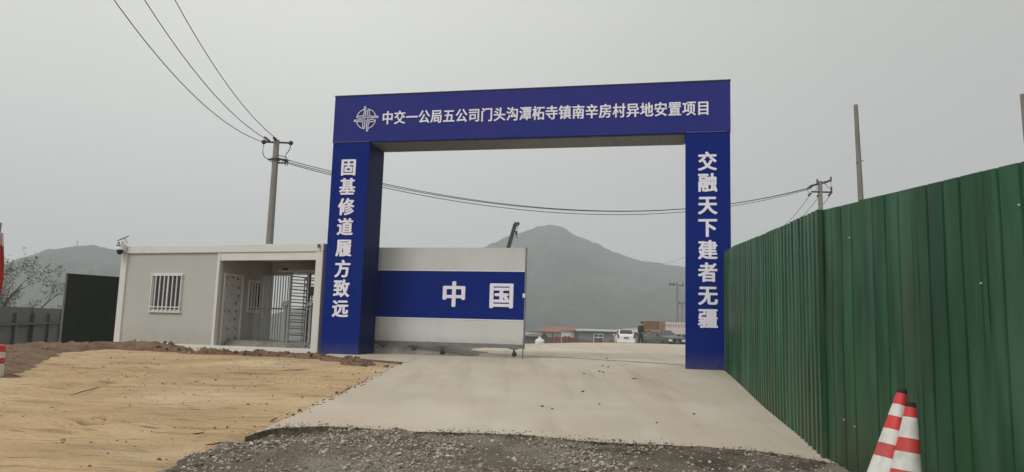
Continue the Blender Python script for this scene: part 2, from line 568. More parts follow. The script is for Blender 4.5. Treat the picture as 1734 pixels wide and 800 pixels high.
def foot_dust(m, z0, z1, amount, col):
    """splashed road dust clinging to the lowest part of a panel"""
    nt = m.node_tree
    b = nt.nodes['Principled BSDF']
    src = b.inputs['Base Color'].links[0].from_socket
    tc = [n for n in nt.nodes if n.type == 'TEX_COORD'][0]
    sx = nt.nodes.new('ShaderNodeSeparateXYZ')
    nt.links.new(tc.outputs['Object'], sx.inputs[0])
    r = nt.nodes.new('ShaderNodeMapRange')
    r.inputs['From Min'].default_value = z1
    r.inputs['From Max'].default_value = z0
    nt.links.new(sx.outputs['Z'], r.inputs[0])
    n = nt.nodes.new('ShaderNodeTexNoise')
    n.inputs['Scale'].default_value = 5.5
    n.inputs['Detail'].default_value = 8
    n.inputs['Roughness'].default_value = .7
    nt.links.new(tc.outputs['Object'], n.inputs['Vector'])
    ml = nt.nodes.new('ShaderNodeMath')
    ml.operation = 'MULTIPLY'
    nt.links.new(r.outputs[0], ml.inputs[0])
    nt.links.new(n.outputs['Fac'], ml.inputs[1])
    rr = nt.nodes.new('ShaderNodeMapRange')
    rr.inputs['From Min'].default_value = .12
    rr.inputs['From Max'].default_value = .55
    rr.inputs['To Max'].default_value = amount
    nt.links.new(ml.outputs[0], rr.inputs[0])
    mx = nt.nodes.new('ShaderNodeMixRGB')
    nt.links.new(rr.outputs[0], mx.inputs[0])
    nt.links.new(src, mx.inputs[1])
    mx.inputs[2].default_value = col
    nt.links.new(mx.outputs[0], b.inputs['Base Color'])


foot_dust(M['blue_film'], 1.05, 1.55, .35, (.16, .14, .13, 1))
foot_dust(M['blue_film_shaded'], 1.05, 1.5, .35, (.14, .125, .11, 1))
foot_dust(M['house_wall'], CZ - .45, CZ + .35, .55, (.30, .235, .16, 1))
foot_dust(M['white_panel'], CZ - .15, CZ + .25, .5, (.33, .30, .25, 1))

# ------------------------------------------------------------------ ground


def axis(a, b, fine, lo, hi, grow=1.25):
    xs = list(np.arange(a, b + 1e-6, fine))
    s = fine
    x = xs[-1]
    while x < hi:
        s *= grow
        x += s
        xs.append(min(x, hi))
    s = fine
    x = xs[0]
    pre = []
    while x > lo:
        s *= grow
        x -= s
        pre.append(max(x, lo))
    return np.array(pre[::-1] + xs)


def grid_obj(name, xs, ys, Z, m, smooth=True):
    nx, ny = len(xs), len(ys)
    X, Y = np.meshgrid(xs, ys)
    v = np.stack([X, Y, Z], -1).reshape(-1, 3)
    i = np.arange(nx * ny).reshape(ny, nx)
    f = np.stack([i[:-1, :-1], i[:-1, 1:], i[1:, 1:], i[1:, :-1]], -1).reshape(-1, 4)
    me = bpy.data.meshes.new(name)
    me.from_pydata(v.tolist(), [], f.tolist())
    me.materials.append(m)
    if smooth:
        me.shade_smooth()
    o = bpy.data.objects.new(name, me)
    COL.objects.link(o)
    return o


def vnoise(X, Y, s, o=4, seed=0.0):
    out = np.empty(X.shape)
    it = np.nditer([X, Y], flags=['multi_index'])
    for a, b in it:
        out[it.multi_index] = mnoise.fractal(Vector((float(a) * s, float(b) * s, seed)), .9, 2.0, o)
    return out


def smooth01(t):
    t = np.clip(t, 0, 1)
    return t * t * (3 - 2 * t)


xs = axis(-24, 18, 1.0, -1700, 1700)
ys = axis(-8, 90, 1.0, -120, 1700)
X, Y = np.meshgrid(xs, ys)
g = grid_obj('ground', xs, ys, HN(X, Y) - 0.28, M['far_ground'])
tag(g, 'wide brown valley ground under and beyond the site', None, kind='structure')

# compact tan soil left of the concrete
LOT_X = -3.0
xs = np.arange(-17, -1.95, .11)
ys = np.arange(-5, 24.2, .11)
X, Y = np.meshgrid(xs, ys)
n1 = vnoise(X, Y * 1.4, .8, 3, 2.2)
n2 = vnoise(X, Y, 3.0, 3, 5.2)
cover = smooth01((X - (LOT_X + .2 * n1)) / .25) * smooth01((9.25 - Y) / .25)
cover = np.maximum(cover, smooth01((X + 2.62) / .08) * smooth01((9.95 - Y) / .2))
Z = HN(X, Y) - .05 + .022 * n1 + .008 * n2 - .16 * cover
# two shallow wheel ruts running across the lot
for (p0, p1, w, d) in (((-11.5, 11), (-5.2, 16.5), .16, .09), ((-10.5, 9.4), (-5.5, 13.8), .13, .07), ((-8, 7.0), (-4.2, 9.6), .2, .07)):
    a, b = np.array(p0), np.array(p1)
    t = np.clip(((X - a[0]) * (b - a)[0] + (Y - a[1]) * (b - a)[1]) / ((b - a) ** 2).sum(), 0, 1)
    dist = np.hypot(X - a[0] - t * (b - a)[0], Y - a[1] - t * (b - a)[1]) + .1 * n1
    Z -= d * np.exp(-(dist / w) ** 2) - .5 * d * np.exp(-((dist - 2 * w) / w) ** 2)
lot = grid_obj('dirt_lot', xs, ys, Z, M['lot'])
tag(lot, 'tan compacted bare soil sloping up to the guardhouse', None, kind='structure')


def resample(P, n):
    P = np.array([tuple(p)[:2] for p in P], float)
    d = np.r_[0, np.cumsum(np.hypot(*np.diff(P, axis=0).T))]
    t = np.linspace(0, d[-1], n)
    return np.stack([np.interp(t, d, P[:, 0]), np.interp(t, d, P[:, 1])], -1)


# concrete road: front lip, then rows up the ramp and over the crest
FRONT = [at_ground(u, v) for u, v in ((415, 740), (440, 731), (470, 725), (560, 722), (640, 727), (700, 731), (790, 733), (880, 736), (1000, 748), (1100, 753), (1200, 757), (1300, 766), (1415, 785))]
XL = lambda y: float(np.interp(y, [8.0, 8.9, 16.5, 21, 26, 33, 60, 95], [-2.72, -2.65, -2.19, -2.25, -1.2, .3, -3, -4]))
FX = [(8.15, 3.24), (9.65, 3.49), (11.74, 3.80), (17.3, 4.70)]
XR = lambda y: float(np.interp(y, [7.6, 8.15, 9.65, 11.74, 17.4, 18.2, 26, 33, 95], [3.22, 3.22, 3.46, 3.76, 4.66, 5.8, 9, 13, 16]))
NC = 60
f0 = resample(FRONT, NC)
f0[:, 1] += [.035 * nz(p[0], p[1], 0, 6) for p in f0]
rows = [f0]
for yy in np.r_[np.arange(9.6, 24, .45), np.arange(24, 40, 1.0), np.arange(40, 92, 4)]:
    t = np.linspace(0, 1, NC)
    x = XL(yy) * (1 - t) + XR(yy) * t
    e = .03 * nz(0, yy, 1, 2.5)
    x[0] += e
    rows.append(np.stack([x, np.full(NC, yy)], -1))
rows = np.array(rows)
Zc = HN(rows[..., 0], rows[..., 1])
c = MB()
nr = len(rows)
vs_ = np.concatenate([rows, Zc[..., None]], -1).reshape(-1, 3)
fs_ = [(r * NC + k, r * NC + k + 1, (r + 1) * NC + k + 1, (r + 1) * NC + k) for r in range(nr - 1) for k in range(NC - 1)]
c.add(vs_, fs_)
c.m = 1
front = [Vector(vs_[k]) for k in range(NC)]
left = [Vector(vs_[r * NC]) for r in range(nr)]
right = [Vector(vs_[r * NC + NC - 1]) for r in range(nr)]
for line, jit in ((front, .05), (left, .02), (right, .0)):
    low = [p + Vector((jit * nz(p.x, p.y, 3, 9), jit * nz(p.x, p.y, 7, 9), -.16)) for p in line]
    c.add(line + low, [(k, k + 1, len(line) + k + 1, len(line) + k) for k in range(len(line) - 1)])
road = c.build('concrete_road', [M['concrete'], M['concrete_edge']])
tag(road, 'pale concrete ramp climbing through the gate and over the crest', None, kind='structure')

# crosswise strip behind the gate, darker than the concrete around it
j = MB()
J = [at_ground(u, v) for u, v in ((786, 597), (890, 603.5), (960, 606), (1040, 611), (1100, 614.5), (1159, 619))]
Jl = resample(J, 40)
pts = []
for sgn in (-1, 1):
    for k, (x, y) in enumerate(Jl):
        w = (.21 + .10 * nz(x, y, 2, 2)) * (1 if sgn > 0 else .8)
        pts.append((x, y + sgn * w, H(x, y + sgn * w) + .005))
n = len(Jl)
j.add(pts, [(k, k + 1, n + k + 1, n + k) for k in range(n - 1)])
jm = mat('dark_band', (.20, .178, .148, 1), .8, (.33, .295, .24, 1), 2.5, .9)
tag(j.build('road_band', jm), 'dark band across the concrete behind the gate', None, kind='structure')

# slab the left gate column stands on
sl = MB()
A = [at_ground(541, 603.5), at_ground(610, 608), at_ground(690, 614.5)]
a2 = resample(A, 12)
top = []
for k, (x, y) in enumerate(a2):
    for q in range(6):
        t = q / 5
        yy = y * (1 - t) + 21.3 * t
        xx = x * (1 - t) + (x + .1) * t
        top.append((xx, yy, H(xx, yy) + .006))
sl.add(top, [(k * 6 + q, k * 6 + q + 1, (k + 1) * 6 + q + 1, (k + 1) * 6 + q) for k in range(11) for q in range(5)])
sl.m = 1
ft = [Vector(top[k * 6]) for k in range(12)]
lo_ = [p + Vector((.02 * nz(p.x, p.y, 3, 9), .03 + .03 * nz(p.x, p.y, 7, 9), -.26)) for p in ft]
sl.add(ft + lo_, [(k, k + 1, 12 + k + 1, 12 + k) for k in range(11)])
tag(sl.build('gate_slab', [M['concrete'], M['concrete_edge']]), 'raised concrete slab with broken front edge under the left gate column', None, kind='structure')

# gravel apron
xs = np.arange(-4.3, 4.6, .055)
ys = np.arange(1.5, 9.9, .055)
X, Y = np.meshgrid(xs, ys)
n1 = vnoise(X, Y, 1.1, 4, 9.0)
n2 = vnoise(X, Y, 7.0, 3, 4.0)
LIP = .02 + .05 * smooth01((-1.3 - X) / 1.1)
Z = HN(X, Y) - LIP + .03 * n1 + .018 * n2 - .5 * smooth01((LOT_X - X + .2 * n1) / .8) - .35 * smooth01((Y - np.interp(X, f0[:, 0], f0[:, 1]) - .04 - .07 * n1) / .10)
gv = grid_obj('gravel_apron', xs, ys, Z, M['gravel'])
tag(gv, 'rough grey brown gravel in front of the concrete lip', None, kind='structure')
xs2 = np.arange(-9, 12, .5)
ys2 = np.arange(-6, 2.0, .5)
X2, Y2 = np.meshgrid(xs2, ys2)
tag(grid_obj('gravel_track', xs2, ys2, HN(X2, Y2) - .13, M['gravel']), 'gravel track behind the viewer', None, kind='structure')

ICO = None


def ico():
    global ICO
    bm = bmesh.new()
    bmesh.ops.create_icosphere(bm, subdivisions=1, radius=1)
    v = np.array([p.co[:] for p in bm.verts])
    f = np.array([[q.index for q in p.verts] for p in bm.faces])
    bm.free()
    ICO = (v, f)


ico()


def stones(name, P, R, mats, weights, label):
    v0, f0_ = ICO
    n = len(P)
    sc = rng.uniform(.55, 1.25, (n, 1, 3)) * np.array([1, 1, .7])
    jit = rng.uniform(.72, 1.2, (n, len(v0), 1))
    ang = rng.uniform(0, 6.28, n)
    c_, s_ = np.cos(ang), np.sin(ang)
    v = v0[None] * jit * sc * R[:, None, None]
    x = v[..., 0] * c_[:, None] - v[..., 1] * s_[:, None]
    y = v[..., 0] * s_[:, None] + v[..., 1] * c_[:, None]
    v = np.stack([x, y, v[..., 2]], -1) + P[:, None]
    f = (f0_[None] + (np.arange(n) * len(v0))[:, None, None]).reshape(-1, 3)
    me = bpy.data.meshes.new(name)
    me.from_pydata(v.reshape(-1, 3).tolist(), [], f.tolist())
    for m in mats:
        me.materials.append(m)
    mi = rng.choice(len(mats), n, p=weights)
    me.polygons.foreach_set('material_index', np.repeat(mi, len(f0_)).astype(np.int32))
    o = bpy.data.objects.new(name, me)
    COL.objects.link(o)
    return tag(o, label, None, kind='stuff')


def scatter(n, x0, x1, y0, y1, ok):
    out = []
    while len(out) < n:
        x = rng.uniform(x0, x1)
        y = rng.uniform(y0, y1)
        if ok(x, y):
            out.append((x, y))
    return np.array(out)


def yfront(x):
    return float(np.interp(x, f0[:, 0], f0[:, 1]))


def gok(x, y):
    if x < LOT_X + .22 * nz(x, y * 1.4, 2.2, .8) or y > yfront(x) + .03 or x > 3.35:
        return False
    return rng.uniform() < (.18 + .9 * max(0, .5 + 1.3 * nz(x, y, 1.5, .9)))


G = scatter(15000, -3.2, 3.4, 6.2, 9.7, gok)
gz = np.array([H(x, y) - .02 - .05 * float(smooth01((-1.3 - x) / 1.1)) + .03 * mnoise.fractal(Vector((x * 1.1, y * 1.1, 9.0)), .9, 2.0, 4) + .018 * mnoise.fractal(Vector((x * 7, y * 7, 4.0)), .9, 2.0, 3) for x, y in G])
gr = np.clip(rng.lognormal(-4.78, .5, len(G)), .004, .032)
stones('gravel', np.c_[G, gz + gr * .25], gr, [M['stone_a'], M['stone_b'], M['stone_c']], [.5, .32, .18], 'loose crushed stones lying on the gravel apron')

# stones kicked up over the broken lip of the concrete
K_ = []
while len(K_) < 1300:
    x = rng.uniform(-2.7, 3.3)
    if nz(x, 3, 2, .9) < rng.uniform(-.6, .35):
        continue
    y = yfront(x) + rng.exponential(.09) - .03
    K_.append((x, y, H(x, y) + .002))
stones('lip_gravel', np.array(K_), np.clip(rng.lognormal(-4.95, .5, len(K_)), .003, .025), [M['stone_a'], M['stone_b'], M['stone_c']], [.5, .35, .15], 'small stones spilled over the front lip of the concrete')

# dark soil banks: along the grey fence and in front of the guardhouse
LP = [at_ground(u, v) for u, v in ((-130, 715), (0, 652), (50, 625), (85, 605), (112, 594), (190, 588), (280, 592), (330, 597), (440, 599), (500, 601), (545, 606), (600, 618), (683, 619))]
lp = resample(LP, 260)
WN = 16
vb, fb = [], []
for i, (x, y) in enumerate(lp):
    d = lp[min(i + 1, 259)] - lp[max(i - 1, 0)]
    d = d / np.hypot(*d)
    nrm = np.array([-d[1], d[0]])
    s = i / 259
    w = np.interp(s, [0, .5, .56, .64, .84, .93, 1], [3.4, 3.0, 1.5, .55, .5, .75, .35])
    h = np.interp(s, [0, .3, .5, .58, .7, .84, .9, .935, .96, 1], [.12, .14, .17, .20, .14, .13, .20, .11, .03, .0])
    lipn = .16 * nz(x, y, 4, 2.2)
    for q in range(WN + 1):
        t = q / WN
        px, py = np.array([x, y]) + nrm * (t * w + lipn * (1 - t))
        hump = math.sin(math.pi * min(1, t ** .7 * 1.05)) ** .8 if t < .93 else 0
        zz = H(px, py) - .075 - .1 * (t > .93) + h * hump * (.75 + .55 * nz(px, py, 3, 1.8)) + .05 * hump * nz(px, py, 1, 7)
        vb.append((px, py, zz))
for i in range(259):
    for q in range(WN):
        k = i * (WN + 1) + q
        fb.append((k, k + 1, k + WN + 2, k + WN + 1))
tag(MB().add(vb, fb).build('soil_bank', M['soil'], smooth=True), 'dark red brown bank of dug soil before the guardhouse and grey fence', None, kind='structure')
CL = []
for _ in range(900):
    i = rng.integers(0, 260)
    k = i * (WN + 1) + rng.integers(0, WN - 1)
    p = vb[k]
    CL.append((p[0] + rng.normal(0, .06), p[1] + rng.normal(0, .06), p[2] + .005))
stones('soil_clods', np.array(CL), np.clip(rng.lognormal(-3.75, .5, len(CL)), .010, .07), [M['clod'], M['soil'], M['stone_a']], [.6, .34, .06], 'crumbled clods of dark soil on the bank')
# crumbs of soil along the concrete's left edge
E_ = []
for _ in range(520):
    y = rng.uniform(8.7, 16.3)
    if nz(0, y, 5, 1.1) < rng.uniform(-.5, .35):
        continue
    x = XL(y) + rng.normal(-.03, .06)
    E_.append((x, y, H(x, y) + (.004 if x > XL(y) else -.03)))
stones('soil_crumbs', np.array(E_), np.clip(rng.lognormal(-4.7, .55, len(E_)), .005, .035), [M['clod'], M['soil']], [.5, .5], 'soil crumbs fallen along the left edge of the concrete')

# loose crumbs over the tan soil
def lok(x, y):
    return (x < XL(y) - .05 if y > 8.9 else x < LOT_X - .1) and rng.uniform() < .25 + .9 * max(0, nz(x, y, 8, .5) + .25)


L_ = scatter(2200, -12, -2.2, 6.5, 18.5, lok)
L_ = np.c_[L_, np.array([H(x, y) - .045 + .022 * mnoise.fractal(Vector((x * .8, y * 1.4 * .8, 2.2)), .9, 2.0, 3) for x, y in L_])]
M['crumb_pale'] = mat('crumb_pale', (.46, .36, .24, 1), .95, (.34, .25, .15, 1), 9, .8)
M['crumb_dark'] = mat('crumb_dark', (.20, .125, .065, 1), .95, (.13, .08, .045, 1), 9, .8)
stones('loose_soil', L_, np.clip(rng.lognormal(-4.75, .55, len(L_)), .004, .032), [M['crumb_pale'], M['crumb_dark'], M['lot']], [.3, .4, .3], 'loose crumbs of soil scattered over the tan lot')

# grey rubble ground left of the concrete behind the gate
xs = np.arange(-9, 1.2, .12)
ys = np.arange(18.9, 38, .12)
X, Y = np.meshgrid(xs, ys)
rise = .25 * smooth01((-.45 - X) / 1.5) * smooth01((Y - 19.25 + .2 * X * .224) / .9)
Z = HN(X, Y) - .03 + (.05 * smooth01((Y - 21) / 2) + .015) * vnoise(X, Y, .9, 4, 3.0) + rise - .25 * smooth01((X + .6) / .3) * (Y < 23) - .25 * (Y >= 23) * smooth01((X - np.vectorize(XL)(Y) + .1) / .5) - .3 * smooth01((19.75 + .224 * (-3.4 - X) - Y) / .25)
tag(grid_obj('yard_ground', xs, ys, Z, M['rubble']), 'grey rubble ground behind the white and blue gate leaf', None, kind='structure')

# ------------------------------------------------------------------ mountains


def mountain(name, ridge, Yr, front, label, seed, base=-4):
    px = np.array([at(u, v, Yr)[:] for u, v in ridge])
    rx, rz = px[:, 0], px[:, 2]
    xs = np.linspace(rx[0], rx[-1], 190)
    ys = np.linspace(Yr - front, Yr + front * .8, 70)
    X, Y = np.meshgrid(xs, ys)
    rid = np.interp(xs, rx, rz)
    for _ in range(2):
        rid = np.convolve(np.r_[rid[0], rid, rid[-1]], [.25, .5, .25], 'valid')
    t = np.abs(Y - Yr) / front
    prof = np.clip(1 - t, 0, 1) ** 1.35
    N = vnoise(X, Y, 1 / 170, 6, seed)
    gul = np.abs(vnoise(X, Y * .35, 1 / 60, 4, seed + 3))
    Z = base + (rid[None] - base) * prof * (1 - .40 * gul * np.clip(t * 3, 0, 1)) + 20 * N * np.clip(t * 4, 0, 1) * prof + 2.2 * vnoise(X, Y, 1 / 12, 3, seed + 5) * np.clip(rid[None] / 40, 0, 1) * prof
    o = grid_obj(name, xs, ys, Z, M['hill'])
    return tag(o, label, None, kind='structure')


mountain('mountain', [(300, 575), (520, 520), (640, 470), (740, 445), (800, 427), (820, 418), (845, 405), (870, 396), (900, 386), (920, 379.5), (935, 377), (947, 380), (960, 387), (975, 397), (990, 402), (1010, 410),
                      (1030, 421), (1055, 432), (1080, 438), (1110, 444), (1140, 449), (1160, 451), (1220, 470), (1300, 520), (1420, 585)], 1000, 640, 'hazy peaked mountain seen through the gate', 1.0)
mountain('mountain', [(-320, 590), (-200, 520), (-60, 470), (20, 446), (45, 438), (60, 431), (85, 421), (110, 416), (130, 414), (150, 415), (175, 416.5), (200, 421), (260, 430), (340, 470), (480, 580)], 780, 380, 'hazy rounded mountain behind the guardhouse', 7.0)

# ------------------------------------------------------------------ gate arch
TH = -.221
ga = Vector((math.cos(TH), math.sin(TH), 0))
gb = Vector((-math.sin(TH), math.cos(TH), 0))
GO = Vector((-4.478, 18.951, 0))
ZT = 5.907 + CZ
W_, HH, D_, CWD = 9.45, 1.168, .958, .967


def guz(u, v, dep=0.0):
    p = on_plane(u, v, GO + gb * dep, gb) - GO
    return p.dot(ga), p.z


_GLYPH = {}


def glyph(ch):
    """flat outline of one character from the built-in font, one unit high"""
    if ch not in _GLYPH:
        cu = bpy.data.curves.new('character', 'FONT')
        cu.body = ch
        cu.size = 1
        cu.align_x = 'CENTER'
        cu.extrude = .012
        o = bpy.data.objects.new('character', cu)
        COL.objects.link(o)
        dg = bpy.context.evaluated_depsgraph_get()
        me = bpy.data.meshes.new_from_object(o.evaluated_get(dg))
        bpy.data.objects.remove(o)
        _GLYPH[ch] = ([(v.co.x, v.co.y - .36, v.co.z) for v in me.vertices], [tuple(p.vertices) for p in me.polygons])
        bpy.data.meshes.remove(me)
    return _GLYPH[ch]


def letters(chars, spots, size, parent, bold=.024, y=-.006, sx=1.0):
    """one raised heavy character per spot on a face that looks towards -y; the strokes are
    thickened by laying shifted copies of the thin outline over each other"""
    for ch, (x, z) in zip(chars, spots):
        gv, gf_ = glyph(ch)
        mb = MB()
        sh = [(math.cos(a) * bold, math.sin(a) * bold * .62) for a in (k * math.pi / 4 for k in range(8))]
        for k, (dx, dz) in enumerate([(0, 0)] + sh):
            mb.add([((p[0] * sx + dx) * size + x, y - p[2] * size - .0006 * k, (p[1] + dz) * size + z) for p in gv], gf_)
        mb.build('character', M['letter'], parent, fix=False)


arch = thing('gate_arch', 'tall blue square gate arch with white lettering over the concrete ramp', 'gate', (GO.x, GO.y, 0), TH)
zl, zr = CZ - .3925, CZ - .4317
zh = ZT - HH
colL = MB()
colL.span(0, CWD, .0, D_, zl - .02, zh - .004)
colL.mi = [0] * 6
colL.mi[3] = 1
cl_o = colL.build('column', [M['blue_film'], M['blue_film_shaded']], arch, bevel=.012)
colR = MB().span(W_ - CWD, W_, 0, D_, zr - .03, zh - .004)
cr_o = colR.build('column', [M['blue_film'], M['blue_film_shaded']], arch, bevel=.012)
beam = MB().span(-.012, W_ + .012, -.012, D_ + .012, zh, ZT)
bm_o = beam.build('crossbeam', M['violet_film'], arch, bevel=.012)
MB().span(CWD + .02, W_ - CWD - .02, .05, D_ - .02, zh - .03, zh - .002).build('soffit', M['soffit'], bm_o)
MB().span(-.02, W_ + .02, -.02, D_ + .02, ZT + .001, ZT + .03).build('cap', M['dark_trim'], bm_o)
MB().span(.02, CWD - .02, -.016, -.0125, zh + .004, zh + .018).build('seam', M['seam'], bm_o)
MB().span(W_ - CWD + .02, W_ - .1, -.016, -.0125, zh + .004, zh + .018).build('seam', M['seam'], bm_o)
# title line
T = '中交一公局五公司门头沟潭柘寺镇南辛房村异地安置项目'
u0, z0_ = guz(657, 200.5)
u1, z1_ = guz(1191, 184)
spots = [(u0 + (u1 - u0) * k / 24, z0_ + (z1_ - z0_) * k / 24) for k in range(25)]
letters(T, spots, .350, bm_o, bold=.024, y=-.017, sx=.86)
for txt, pts, par in (('固基修道履方致远', [(591, 284), (588.5, 317), (586.5, 351), (584.5, 385), (582, 420.5), (580, 456), (578.5, 489), (576.5, 523)], cl_o),
                      ('交融天下建者无疆', [(1199, 274), (1198.5, 310), (1198.5, 348), (1198.5, 386), (1198.5, 424), (1198, 462), (1198, 501), (1198, 540)], cr_o)):
    sp = [guz(*p) for p in pts]
    um = sum(p[0] for p in sp) / 8
    letters(txt, [(um, p[1]) for p in sp], .44, par, bold=.036, y=-.005, sx=.95)
# emblem: ring, four hooked tubes turning about a small diamond
eu, ez = guz(620.5, 202)
er = .252


def stroke(mb, P, w, closed=True):
    n = len(P)
    P = [Vector(p) for p in P]
    off = []
    for i in range(n):
        a = P[i] - P[i - 1] if (closed or i) else P[1] - P[0]
        b = P[(i + 1) % n] - P[i] if (closed or i < n - 1) else a
        na = Vector((-a.y, a.x)).normalized()
        nb = Vector((-b.y, b.x)).normalized()
        m = (na + nb)
        m = m / max(m.length_squared / 2, .5)
        off.append((P[i] + m * w / 2, P[i] - m * w / 2))
    vs = [(eu + p.x * er, y, ez + p.y * er) for y in (-.026, -.013) for o in off for p in o]
    fs = []
    for i in range(n if closed else n - 1):
        k = (i + 1) % n
        q = (2 * i, 2 * i + 1, 2 * k + 1, 2 * k)
        fs.append(q)
        fs.append(tuple(x + 2 * n for x in reversed(q)))
        fs.append((2 * i, 2 * k, 2 * k + 2 * n, 2 * i + 2 * n))
        fs.append((2 * i + 1, 2 * i + 1 + 2 * n, 2 * k + 1 + 2 * n, 2 * k + 1))
    mb.add(vs, fs)


em = MB()
tubeP = [(.09, .78), (.09, .42), (.12, .36), (.36, .12), (.42, .09), (1.16, .09), (1.22, .12), (1.235, .165), (1.22, .21), (1.16, .24), (.56, .24), (.46, .27), (.36, .36), (.30, .46), (.30, .78), (.27, .84), (.195, .865), (.12, .84)]
for k in range(4):
    c_, s_ = [(1, 0), (0, -1), (-1, 0), (0, 1)][k]
    stroke(em, [(x * c_ - y * s_, x * s_ + y * c_) for x, y in tubeP], .068)
# ring in four arcs broken where the arms cross it
for k in range(4):
    a0 = math.pi / 2 * k + .27
    a1 = math.pi / 2 * (k + 1) - .10
    stroke(em, [(math.cos(a0 + (a1 - a0) * i / 18), math.sin(a0 + (a1 - a0) * i / 18)) for i in range(19)], .062, closed=False)
stroke(em, [(.24, 0), (0, .24), (-.24, 0), (0, -.24)], .06)
em.build('emblem', M['letter'], bm_o, fix=True)

# ------------------------------------------------------------------ gate leaf
leaf = thing('gate_leaf', 'white gate leaf with a broad blue band on castors, standing open behind the left column', 'gate leaf', tuple((GO + gb * 1.3)[:2]) + (0,), TH)
gz0, gz1 = CZ - .15, CZ + 2.305
x0, x1 = .30, 4.65
MB().span(x0, x1, 0, .045, gz0 + .10, CZ + .54).build('lower_panel', M['white_panel'], leaf, bevel=.003)
MB().span(x0, x1, -.003, .048, CZ + .54, CZ + 1.715).build('blue_band', M['blue_film'], leaf)
MB().span(x0, x1, 0, .045, CZ + 1.715, gz1).build('upper_panel', M['white_panel'], leaf, bevel=.003)
MB().span(x0, x1, -.006, .05, gz0, gz0 + .098).build('bottom_rail', M['grey_metal'], leaf, bevel=.004)
MB().span(x0, x1 - .002, -.008, -.0032, CZ + 1.716, CZ + 1.74).build('edge_strip', M['white_edge'], leaf)
MB().span(x0, x1 - .002, -.008, -.0032, CZ + .515, CZ + .539).build('edge_strip', M['white_edge'], leaf)
MB().span(x1, x1 + .035, -.01, .055, gz0 - .01, gz1 + .01).build('end_post', M['grey_metal'], leaf, bevel=.004)
lk = MB()
lk.span(x1 - .035, x1 + .03, -.04, -.011, CZ + 1.08, CZ + 1.18)
lk.build('latch', M['white_edge'], leaf, bevel=.006)
letters('中国', [(2.868, CZ + 1.13), (4.08, CZ + 1.12)], .66, leaf, bold=.036, y=-.011)
MB().tube([(x1 + .005, .0, gz0 + .25), (x1 + .0, -.01, H(.32, 19.2) - .0)], .014, 8).build('drop_bolt', M['grey_metal'], leaf)


def caster(x):
    p = (GO + gb * 1.3 + ga * x)
    zg = H(p.x, p.y)
    r = .062
    f = MB()
    f.box((x, .02, gz0 - .012), (.22, .08, .02))
    f.tube([(x, .02, gz0 - .02), (x, .02, gz0 - .075)], .018, 8)
    for s in (-.032, .032):
        f.box((x + .01, .02 + s, gz0 - .105), (.045, .006, .12))
    fo = f.build('caster', M['iron'], leaf)
    w = MB().lathe([(.012, -.02), (r * .9, -.02), (r, -.012), (r, .012), (r * .9, .02), (.012, .02)], 16, (x + .015, .02, max(zg + r, gz0 - .14)), Matrix.Rotation(math.pi / 2, 3, 'X'))
    w.build('wheel', M['black_rubber'], fo)


for x in (1.05, 1.85, 2.60, 4.42):
    caster(x)

# ------------------------------------------------------------------ guardhouse
BR = -.3353
gh = thing('guardhouse', 'white flat roofed container guardhouse with a barred window and open turnstile porch', 'guardhouse', (-10.54, 21.2, 0), BR)
BZ = CZ - .46
BT = CZ + 2.265
BL, BD = 6.29, 2.32
be = Vector((math.cos(BR), math.sin(BR), 0))
bn = Vector((-math.sin(BR), math.cos(BR), 0))
PX0 = 3.2     # left edge of the porch
for (x, y) in ((0, 0), (BL - .2, 0), (0, BD - .2), (BL - .2, BD - .2)):
    MB().span(x, x + .2, y, y + .2, BZ, BT - .2).build('corner_post', M['house_white'], gh, bevel=.02)
rb = MB()
rb.span(0, BL, 0, .16, BT - .2, BT).span(0, BL, BD - .16, BD, BT - .2, BT).span(0, .16, .16, BD - .16, BT - .2, BT).span(BL - .16, BL, .16, BD - .16, BT - .2, BT)
rb.build('roof_frame', M['house_white'], gh, bevel=.012)
MB().span(.16, BL - .16, .16, BD - .16, BT - .26, BT - .1).build('ceiling', M['house_inside'], gh)
sbm = MB()
sbm.span(.2, BL - .2, .0, .16, BZ, BZ + .16).span(.2, BL - .2, BD - .16, BD, BZ, BZ + .16)
sbm.build('floor_beam', M['house_white'], gh, bevel=.01)
MB().span(.1, BL - .1, .16, BD - .16, BZ + .06, BZ + .15).build('floor', M['porch_floor'], gh)
# front wall with window opening
wx0, wx1, wz0, wz1 = 1.10, 2.10, CZ + .535, CZ + 1.535
fw = MB()
y0, y1 = .05, .11
fz0, fz1 = BZ + .16, BT - .2
for (a, b, c0, d) in ((.2, wx0, fz0, fz1), (wx1, PX0 - .05, fz0, fz1), (wx0, wx1, fz0, wz0), (wx0, wx1, wz1, fz1)):
    fw.span(a, b, y0, y1, c0, d)
fw.build('front_wall', M['house_wall'], gh, fix=False)
for xx in (1.155 + .0, ):
    pass
MB().span(PX0 - .05, PX0 + .03, .02, .14, fz0, fz1).build('porch_jamb', M['house_white'], gh, bevel=.006)
MB().span(PX0 + .03, BL - .2, .03, .13, fz1 - .205, fz1).build('porch_lintel', M['house_white'], gh, bevel=.006)
MB().span(.05, .11, .2, BD - .2, fz0, fz1).build('side_wall', M['house_wall'], gh)
bw = MB()
bw.span(.2, PX0 + .06, BD - .11, BD - .05, fz0, fz1)
bw.build('back_wall', M['house_wall'], gh)
LINT = MB().span(PX0 + .06, BL - .2, BD - .13, BD - .05, CZ + 1.70, fz1)
LINT.build('back_lintel', M['house_white'], gh)
MB().span(BL - .11, BL - .05, .2, BD - .2, fz0, fz1).build('side_wall', M['house_wall'], gh)


